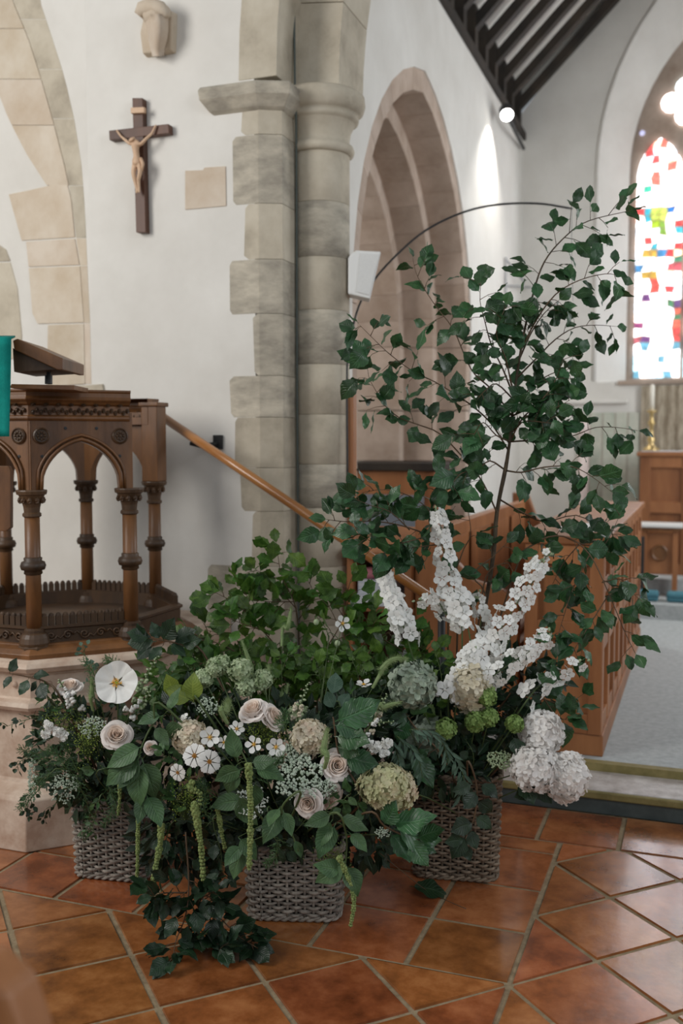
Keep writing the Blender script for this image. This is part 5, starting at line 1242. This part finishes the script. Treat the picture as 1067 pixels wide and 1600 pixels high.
# snapdragons
def snap(label, pts, d, n, s, mt=PALEG, mt2=WHITE, frac=.4):
    pa = spline([base_of(pts[0][0])]+[P(u, v, d) for u, v in pts], 5); t = thing('snapdragon', pa[0], label, 'snapdragon', 'snapdragon spires'); MB().tube(pa, .0022, 5).build('stem', TWIG, t, True); k0 = 5/(len(pa)-1)
    for i in range(n):
        f = i/(n-1); p, tg = along(pa, min(.999, k0+(1-k0)*f)); a = i*2.4; ax = tg.orthogonal().normalized(); bx_ = tg.cross(ax); dv = (ax*math.cos(a)+bx_*math.sin(a)+TOC*.3).normalized(); z = s*(1.15-.75*f)
        m = MB().blob((0, 0, z*.35), (z*.5, z*.5, z*.7), 1)
        if f < frac: m.blob((0, z*.35, z*.75), (z*.6, z*.4, z*.35), 1); m.blob((0, -z*.3, z*.85), (z*.65, z*.45, z*.3), 1)
        inst('floret' if f < frac else 'bud', m.mesh('floret', mt2 if f < frac else mt, True), frame(p+dv*z*.5, tg, dv), t)
snap('white snapdragon spire leaning at the back left', [(120, 1110), (105, 1085), (92, 1062)], 3.4, 16, .016, PALEG, WHITE, .75)
snap('pale green snapdragon spire above the poppy', [(215, 1105), (228, 1060), (246, 1025)], 3.4, 22, .014, PALEG, PALEG)
snap('pale green snapdragon spire behind the right of rose pair', [(465, 1130), (470, 1100), (482, 1066)], 3.25, 22, .013, PALEG, CREAM)
snap('pale snapdragon spire under the arching grass', [(575, 1140), (590, 1110), (605, 1085)], 3.22, 18, .013, PALEG, CREAM)
snap('green snapdragon spire pointing right above the white stock', [(570, 1145), (590, 1130), (615, 1128)], 3.18, 14, .010)
snap('pale green budded stem below the poppy at its right', [(200, 1120), (222, 1100), (235, 1080)], 3.34, 16, .014)

# foxtail grasses
def foxtail(label, pts, d, rp, hair=420):
    pa = spline([base_of(pts[0][0])]+[P(u, v, d) for u, v in pts], 6); t = thing('foxtail_grass', pa[0], label, 'grass head', 'foxtail grass heads'); MB().tube(pa, .0010, 4).build('stem', TWIG, t, True); k0 = 6/(len(pa)-1); R = rp*d/FPX
    m = MB(); r = random.Random(int(pts[0][0]*5)); hp = pa[6:]; m.tube(hp, [R*.45*math.sin(math.pi*min(1, .12+.86*i/(len(hp)-1)))**.6 for i in range(len(hp))], 7)
    for i in range(hair):
        f = r.random(); p, tg = along(hp, f*.999); dv = (rv(r, 1)+tg*.9).normalized(); l_ = R*(.75+.5*math.sin(math.pi*f))*r.uniform(.7, 1.2); e = dv.orthogonal()*.0005
        m.add([p-e, p+e, p+dv*l_], [(0, 1, 2)])
    m.build('seed_head', GRASS, t)['kind'] = 'stuff'
foxtail('fuzzy foxtail standing in front of the cream hydrangea', [(507, 1200), (506, 1170), (511, 1140)], 2.98, 12)
foxtail('fuzzy arching foxtail above the greyish green hydrangea', [(582, 1075), (597, 1045), (615, 1030), (635, 1030)], 3.3, 10, 600)
foxtail('fuzzy foxtail pointing right below the arching one', [(578, 1122), (600, 1105), (625, 1097)], 3.2, 9)
foxtail('pale fuzzy foxtail left of the rose pair', [(355, 1130), (354, 1110), (356, 1096)], 3.08, 12)
foxtail('slanting fuzzy foxtail at the back of the middle', [(400, 1070), (390, 1035), (378, 1002)], 3.4, 8)
foxtail('fuzzy foxtail rising beside the pale viburnum', [(415, 1085), (418, 1060), (420, 1040)], 3.34, 9)
foxtail('thin fuzzy foxtail in the dark gap right of roses', [(438, 1105), (445, 1088), (450, 1070)], 3.34, 7)
foxtail('fuzzy foxtail among the wavy green leaves', [(440, 1010), (450, 980), (455, 950)], 3.55, 8)
foxtail('soft foxtail left of the white poppy', [(145, 1110), (144, 1085), (143, 1060)], 3.36, 8)

# hanging amaranth tassels
def tassel(label, pts, d, rp, r0=None):
    pa = spline([P(u, v, d) for u, v in pts], 7); pa = [Vector((p.x, p.y, max(p.z, .012))) for p in pa]; t = thing('amaranth_tassel', pa[0], label, 'amaranth', 'hanging amaranth tassels'); MB().tube(pa, .0016, 5).build('stem', TWIG, t, True)
    R = rp*d/FPX; m = MB(); r = random.Random(int(pts[0][0])); ln = sum((pa[i+1]-pa[i]).length for i in range(len(pa)-1)); n = int(ln/(R*.8))
    for i in range(n):
        f = i/n; p, tg = along(pa, f); ax = tg.orthogonal().normalized(); bx_ = tg.cross(ax)
        q0 = r.uniform(.75, 1.15)
        for j in range(4):
            a = 2*math.pi*j/4+i*.8+r.uniform(-.3, .3); m.blob(p+(ax*math.cos(a)+bx_*math.sin(a))*R*.6*q0*(1-.3*f), R*.62*q0*r.uniform(.8, 1.2)*(1-.3*f), 1)
    m.build('tassel', TASS, t, True)['kind'] = 'stuff'
    return t
tassel('green amaranth tassel hanging in front of left basket, thin', [(187, 1225), (187, 1250), (184, 1276)], 3.22, 3.4)
tassel('long straight amaranth tassel at the right edge of left basket', [(220, 1235), (216, 1290), (215, 1340), (214, 1376)], 3.15, 4)
tassel('knobbly amaranth tassel hanging lowest on the left', [(252, 1290), (250, 1320), (243, 1355), (237, 1400)], 3.1, 5.5)
tassel('knobbly amaranth tassel hanging left of the long drooping leaf', [(303, 1255), (309, 1290), (315, 1330), (318, 1380)], 3.02, 6)
tassel('short curling amaranth tassel between two longer ones', [(340, 1262), (345, 1295), (352, 1328)], 3.06, 4.5)
tassel('long thick amaranth tassel hanging over the middle basket corner', [(388, 1195), (391, 1250), (391, 1310), (389, 1362)], 2.92, 5.5)
tassel('amaranth tassel trailing to the tiles right of middle basket', [(530, 1340), (545, 1375), (553, 1410), (547, 1450)], 2.88, 4.5)
tassel('amaranth tassel stub leaning left near the basket middle', [(300, 1222), (297, 1232), (312, 1240), (312, 1262)], 3.02, 5)

# broad drooping amaranth leaves and other single sprays
rl = random.Random(9)
def droopers(label, stem, d, leaves, meshes=LA, name='leafy_amaranth', cat='leafy stem', group='broad leaved amaranth stems', smat=TWIG):
    """stem px path; leaves: base px, tip px, optional depth offset"""
    pa = spline([base_of(stem[0][0])]+[P(u, v, d) for u, v in stem], 5); t = thing(name, pa[0], label, cat, group); mb = MB().tube(pa, [.0042*(1-.5*i/(len(pa)-1)) for i in range(len(pa))], 6)
    for (u0, v0, u1, v1, *x) in leaves:
        a = P(u0, v0, d+(x[0] if x else 0)); b_ = P(u1, v1, d+(x[0] if x else 0)-.03+rl.uniform(-.03, .03)); s = (b_-a).length*1.05
        q = min(pa, key=lambda w_: (w_-a).length); mb.tube([q, q.lerp(a, .5)+ZZ*.004, a], .0012, 4)
        leaf(meshes, a, b_-a, TOC*.9+ZZ*.45+rv(rl, .45), s, t, rl)
    mb.build('stem', smat, t, True)
droopers('drooping broad leaves at the left of the white cosmos', [(265, 1110), (240, 1130), (222, 1165), (215, 1190)], 3.08,
         [(225, 1165, 165, 1190), (222, 1175, 160, 1218), (220, 1180, 185, 1230), (217, 1190, 208, 1258), (222, 1185, 238, 1245), (255, 1118, 215, 1128), (262, 1112, 275, 1075), (270, 1120, 272, 1165), (228, 1240, 250, 1290), (222, 1240, 215, 1285), (240, 1135, 262, 1165)])
droopers('broad green leaves standing upright below the rose pair', [(395, 1260), (390, 1220), (385, 1190), (372, 1165)], 2.98,
         [(372, 1190, 362, 1140), (380, 1200, 338, 1222), (370, 1195, 350, 1240), (395, 1200, 440, 1210), (392, 1192, 425, 1185), (370, 1240, 400, 1290, .05), (385, 1250, 330, 1260, .06), (400, 1220, 395, 1265, .02)])
droopers('pale broad leaves drooping over the middle basket', [(470, 1240), (440, 1262), (455, 1300), (466, 1330)], 2.93,
         [(438, 1262, 412, 1310), (442, 1265, 455, 1305), (460, 1310, 470, 1340), (437, 1262, 420, 1285), (380, 1320, 352, 1350, .05), (385, 1318, 360, 1372, .05), (372, 1308, 400, 1340, .05)])
droopers('thick green amaranth stem bending down beside the middle basket', [(520, 1270), (540, 1300), (540, 1345), (533, 1375)], 2.9,
         [(520, 1272, 480, 1285), (530, 1275, 575, 1292), (525, 1285, 500, 1340), (540, 1345, 495, 1375), (540, 1350, 560, 1395), (520, 1280, 492, 1320), (545, 1300, 572, 1330), (535, 1360, 500, 1350)])
droopers('large veined dark leaves beside the forward facing rose', [(560, 1260), (530, 1180), (522, 1130), (520, 1120)], 3.06,
         [(522, 1128, 588, 1095), (520, 1132, 568, 1148), (522, 1150, 575, 1160), (535, 1180, 588, 1190), (530, 1195, 585, 1225), (525, 1165, 560, 1180), (545, 1215, 600, 1205)], LH, 'hornbeam_spray', 'branch', 'veined leaf sprays', REDTW)
droopers('large veined leaves hanging low between middle and right baskets', [(570, 1270), (600, 1290), (640, 1310), (655, 1312)], 3.0,
         [(610, 1290, 672, 1268), (615, 1295, 690, 1310), (650, 1312, 692, 1296), (608, 1300, 640, 1345), (625, 1305, 680, 1332), (600, 1290, 612, 1255), (640, 1310, 668, 1350)], LH, 'hornbeam_spray', 'branch', 'veined leaf sprays', REDTW)
droopers('large veined dark leaves above the hanging narrow leaflets', [(690, 1180), (660, 1150), (640, 1125), (635, 1115)], 3.4,
         [(640, 1118, 605, 1128), (645, 1120, 660, 1090), (640, 1125, 622, 1160), (655, 1190, 632, 1230), (650, 1175, 680, 1225), (645, 1185, 668, 1172)], LH, 'hornbeam_spray', 'branch', 'veined leaf sprays', REDTW)
droopers('dark leathery leaf sprig before the pulpit base corner', [(330, 1040), (290, 1010), (250, 1000), (215, 995)], 3.5,
         [(255, 1002, 265, 970), (250, 1000, 240, 975), (235, 998, 205, 985), (245, 1002, 200, 1005), (240, 1008, 215, 1028), (255, 1008, 232, 1030), (270, 1005, 305, 985), (265, 1005, 290, 1020), (285, 1010, 305, 1000), (225, 996, 212, 978)], LD, 'leathery_sprig', 'branch', 'dark leathery sprigs', REDTW)
droopers('small twig with dark leaves at the far left edge', [(100, 1100), (75, 1068), (45, 1058), (15, 1052)], 3.4,
         [(20, 1055, 3, 1070), (15, 1052, 22, 1030), (45, 1060, 30, 1085), (58, 1062, 48, 1080), (50, 1058, 70, 1050), (62, 1066, 68, 1088)], LD, 'leathery_sprig', 'branch', 'dark leathery sprigs', REDTW)
droopers('curled lime green leaves at the top of the middle', [(320, 1110), (305, 1090), (300, 1085)], 3.18, [(302, 1098, 302, 1060), (300, 1095, 268, 1075), (270, 1090, 262, 1060)], LL, 'lime_sprig', 'leafy stem', 'lime leaf sprigs')
droopers('oval grey green leaves in the dark gap above the veined leaves', [(530, 1120), (520, 1095), (520, 1080)], 3.28, [(518, 1088, 525, 1055), (522, 1108, 512, 1082), (530, 1110, 545, 1085)], LG, 'grey_sprig', 'leafy stem', 'grey leaf sprigs')
droopers('dark broad leaves under the lower white hydrangeas', [(800, 1180), (830, 1215), (850, 1235)], 3.4, [(825, 1215, 860, 1255), (820, 1210, 835, 1252), (835, 1225, 805, 1245), (860, 1180, 868, 1215), (850, 1200, 872, 1190), (800, 1150, 815, 1180)], LD, 'leathery_sprig', 'branch', 'dark leathery sprigs', REDTW)
droopers('dark leaves trailing over the front of the right basket', [(730, 1190), (745, 1230), (740, 1280), (720, 1320)], 3.3, [(745, 1235, 725, 1262), (745, 1250, 770, 1270), (742, 1275, 765, 1292), (740, 1285, 710, 1300), (735, 1295, 745, 1325), (728, 1305, 705, 1335), (722, 1318, 735, 1345), (738, 1225, 712, 1235), (750, 1225, 775, 1240), (725, 1312, 700, 1318)], LD, 'leathery_sprig', 'branch', 'dark leathery sprigs', REDTW)
# hanging pinnate leaves
for i, (lab, l_) in enumerate((('narrow leaflets hanging above the rim of the right basket', [(640, 1140), (665, 1140), (690, 1155), (700, 1190)]), ('narrow leaflets hanging left of the right basket', [(620, 1150), (640, 1165), (655, 1190), (660, 1215)]), ('narrow leaflets hanging in front of the right basket weave', [(690, 1160), (715, 1190), (725, 1220), (720, 1245)]), ('narrow leaflets hanging beside the white stock', [(600, 1150), (615, 1160), (622, 1185), (622, 1205)]))):
    pa = spline([P(u, v, 3.32) for u, v in l_], 5); t = thing('pinnate_leaf', pa[0], lab, 'leaf', 'hanging narrow leaflet fronds'); MB().tube([base_of(l_[0][0]+60)]+pa, .0012, 4).build('rachis', TWIG, t)
    for k in range(20):
        p, tg = along(pa, .04+.95*k/20); sd = (tg.cross(TOC)).normalized()*(1 if k % 2 else -1); leaf(LN_, p, tg*.3+sd*.55-ZZ*.75+TOC*.25+rv(rl, .15), TOC+rv(rl, .4), .052*rl.uniform(.8, 1.15), t, rl, 'leaflet')

# trailing dark branch reaching the tiles
rt_ = random.Random(41)
def floorbough():
    t = thing('trailing_branch', P(300, 1330, 3.05), 'dark leafy branch trailing down onto the tiles at the front', 'branch')
    for i, (l_, n) in enumerate((([(290, 1300), (295, 1380), (290, 1430), (275, 1470), (270, 1500)], 18), ([(295, 1380), (330, 1420), (370, 1460), (400, 1480)], 20), ([(292, 1395), (260, 1395), (240, 1400)], 12), ([(300, 1400), (320, 1400), (340, 1390)], 12), ([(290, 1430), (310, 1450), (330, 1470), (345, 1488)], 12))):
        pts = []
        for j, (u, v) in enumerate(l_):
            g = G(u, v, .03); d_ = (g-CP).dot(FW); p = P(u, v, min(d_, 3.06-.02*j)); p.z = max(p.z, .025); pts.append(p)
        pa = spline(pts, 4); pa = [Vector((p.x, p.y, max(p.z, .02))) for p in pa]; mb = MB().tube(pa, [.003*(1-.6*q/(len(pa)-1)) for q in range(len(pa))], 5); lv = []
        leafy(mb, lambda *a: lv.append(a), pa, LD, int(n*1.7), .070, rt_, t0=.1, twig=.03, per=(1, 3), droop=.2)
        so = mb.build('main_stem' if i == 0 else 'side_branch', REDTW, t, True)
        for p, d_, nn, s in lv:
            if p.z < .07: d_ = Vector((d_.x, d_.y, max(d_.z, -.05))); nn = nn+ZZ*1.2
            p = Vector((p.x, p.y, max(p.z, .02))); e = p+d_.normalized()*s
            if e.z < .015: d_ = Vector((d_.x, d_.y, d_.z+(.015-e.z)/s+.1))
            leaf(LD, p, d_, nn, s, so, rt_)
floorbough()
tw = thing('thin_twig', P(585, 1325, 3.1), 'thin bare twig with one leaf lying across the tiles', 'twig')
pts = [P(590, 1330, 3.2), P(620, 1355, 3.12), G(665, 1390, .02), G(700, 1408, .008), G(728, 1420, .006)]
MB().tube(spline(pts, 5), .0014, 5).build('stem', REDTW, tw, True)
a, b_ = G(640, 1385, .03), G(705, 1388, .025); leaf(LD, a, b_-a, ZZ+TOC*.3, (b_-a).length, tw, rl)

# ferny and small-leaved sprays filling the arrangement
def fern(label, pts, d, n, l0, mt=FERNM, start=True):
    pa = spline(([base_of(pts[0][0])] if start else [])+[P(u, v, d) for u, v in pts], 5); t = thing('ferny_spray', pa[0], label, 'foliage', 'fine ferny sprays'); MB().tube(pa, .0013, 4).build('stem', TWIG, t); m = MB(); r = random.Random(int(pts[-1][0]*3+pts[-1][1]))
    for i in range(n):
        f = .35+.65*i/n; p, tg = along(pa, min(f, .999)); sd = tg.orthogonal(); a = i*2.4; ax = sd.normalized(); bx_ = tg.cross(ax); dv = (ax*math.cos(a)+bx_*math.sin(a)+tg*.8).normalized(); l_ = l0*(1.15-f*.7); e = p+dv*l_
        m.tube([p, e], .0005, 3, False)
        for j in range(7):
            q = p.lerp(e, .2+.8*j/7); d2 = (dv+rv(r, .9)).normalized()*l_*.32*(1-.08*j); w_ = d2.orthogonal().normalized()*.0011; m.add([q, q+d2*.5+w_, q+d2, q+d2*.5-w_], [(0, 1, 2, 3)])
    m.build('fronds', mt, t)['kind'] = 'stuff'
for lab, pts in (('soft ferny spray at the far left of the left arrangement', [(90, 1200), (60, 1180), (30, 1170)]), ('soft ferny spray over the left basket corner', [(110, 1210), (90, 1180), (75, 1170)]), ('soft ferny spray in the heart of the left arrangement', [(130, 1220), (110, 1180), (100, 1160)]), ('soft ferny spray below the left arrangement rim', [(120, 1210), (140, 1270), (130, 1310)]), ('soft ferny spray at the top left behind the poppy', [(160, 1110), (150, 1060), (130, 1030)]), ('soft ferny spray between poppy and pulpit', [(190, 1090), (180, 1040), (165, 1030)])):
    fern(lab, pts, 3.38, 60, .045)
for lab, pts in (('soft ferny spray drooping far left below the lace flower', [(90, 1210), (50, 1240), (30, 1265)]), ('soft ferny spray across the left basket front', [(170, 1230), (180, 1260), (160, 1290)]), ('soft ferny spray between left rose and drooping leaves', [(170, 1210), (190, 1190), (210, 1170)])):
    fern(lab, pts, 3.32, 70, .045)
for lab, pts in (('soft ferny spray beneath the white anemones', [(420, 1230), (425, 1200), (440, 1180)]), ('soft ferny spray under the lowest rose', [(470, 1290), (500, 1250), (520, 1235)]), ('soft ferny spray left of the thick tassel', [(330, 1280), (320, 1240), (310, 1220)]), ('soft ferny spray over the front of the middle basket', [(440, 1310), (430, 1340), (415, 1350)]), ('soft ferny spray right of the rose pair', [(450, 1150), (440, 1130), (445, 1110)])):
    fern(lab, pts, 3.05, 60, .04)
LSG = kinds('sprig_leaf', MIDG, .24, .45, 6, serr=0, fold=.15)
rs = random.Random(15)
specs = [ # label, px path, depth, leaves, size, meshes
    ('small leaved sprig reaching left over the pulpit base', [(110, 1130), (70, 1120), (40, 1125), (10, 1135)], 3.4, 22, .026, LS),
    ('small leaved sprig drooping left of the left basket', [(100, 1200), (60, 1235), (40, 1260), (45, 1275)], 3.38, 22, .024, LS),
    ('small leaved dark sprig hanging at the left basket corner', [(110, 1230), (85, 1260), (70, 1280)], 3.36, 18, .026, LS),
    ('small leaved sprig beside the lace flower at left edge', [(90, 1180), (40, 1185), (25, 1200)], 3.4, 20, .026, LS),
    ('small leaved sprig standing behind the poppy', [(150, 1100), (140, 1050), (135, 1030), (128, 1010)], 3.45, 16, .022, LG),
    ('small leaved sprig over the front of the left basket', [(160, 1240), (150, 1270), (140, 1300)], 3.3, 16, .026, LSG),
    ('green leafy sprig left of the poppy', [(120, 1120), (90, 1100), (70, 1085)], 3.4, 18, .036, LM),
    ('green leafy sprig right of the poppy', [(220, 1120), (245, 1080), (265, 1050)], 3.4, 16, .045, LM),
    ('green leafy sprig under the poppy', [(190, 1190), (200, 1130), (215, 1110)], 3.36, 16, .04, LM),
    ('green leafy sprig under the left rose', [(150, 1210), (190, 1200), (215, 1215)], 3.3, 14, .045, LM),
    ('dark leafy sprig above the middle tassels', [(300, 1260), (270, 1250), (255, 1235)], 3.1, 16, .045, LM),
    ('dark leafy sprig behind the cosmos', [(310, 1230), (275, 1190), (255, 1180)], 3.14, 16, .042, LM),
    ('dark leafy sprig hanging between left and middle baskets', [(290, 1280), (260, 1310), (250, 1345)], 3.15, 18, .055, LD),
    ('dark leafy sprig hanging behind the long tassel', [(340, 1270), (345, 1330), (350, 1370)], 3.1, 18, .055, LD),
    ('dark leafy sprig hanging over the middle basket', [(420, 1260), (425, 1300), (445, 1335)], 2.98, 14, .04, LD),
    ('dark leafy sprig right of the lowest rose', [(500, 1280), (530, 1250), (560, 1260)], 3.02, 14, .045, LM),
    ('dark leafy sprig below the veined leaves', [(560, 1240), (580, 1290), (600, 1330)], 3.1, 16, .055, LD),
    ('dark leafy sprig in the gap behind the forward rose', [(540, 1220), (560, 1150), (550, 1080)], 3.3, 16, .055, LD),
    ('dark leafy sprig left of the antique hydrangea', [(590, 1150), (590, 1100), (610, 1060)], 3.4, 16, .052, LD),
    ('green leafy sprig right of the antique hydrangea', [(690, 1130), (690, 1060), (680, 1020)], 3.5, 18, .055, LBU),
    ('green leafy sprig at the foot of the leftmost delphinium', [(680, 1080), (660, 1030), (650, 1000)], 3.55, 16, .058, LBU),
    ('dark leafy sprig under the viburnum balls', [(740, 1190), (730, 1160), (720, 1150)], 3.45, 16, .05, LD),
    ('dark leafy sprig right of the viburnum balls', [(780, 1180), (800, 1150), (830, 1100)], 3.5, 16, .06, LD),
    ('dark leafy sprig above the white hydrangeas', [(800, 1120), (830, 1080), (850, 1060)], 3.52, 16, .06, LD),
    ('green leafy sprig at the back left of the middle', [(360, 1100), (320, 1060), (290, 1040)], 3.5, 18, .052, LM),
    ('green leafy sprig at the back centre of the middle', [(420, 1100), (440, 1050), (450, 1020)], 3.5, 18, .055, LBU),
    ('green leafy sprig behind the snapdragon spire', [(500, 1110), (500, 1060), (490, 1030)], 3.5, 18, .055, LBU),
    ('green leafy sprig at the back right of the middle', [(560, 1110), (560, 1060), (550, 1030)], 3.5, 18, .055, LBU),
]
for lab, pts, d, n, sz, ms in specs:
    sprig('leafy_sprig', lab, 'leafy stem', [base_of(pts[0][0])]+[P(u, v, d) for u, v in pts], ms, n, sz, rs, 'leafy filler sprigs', t0=.35, twig=.02, per=(1, 2))
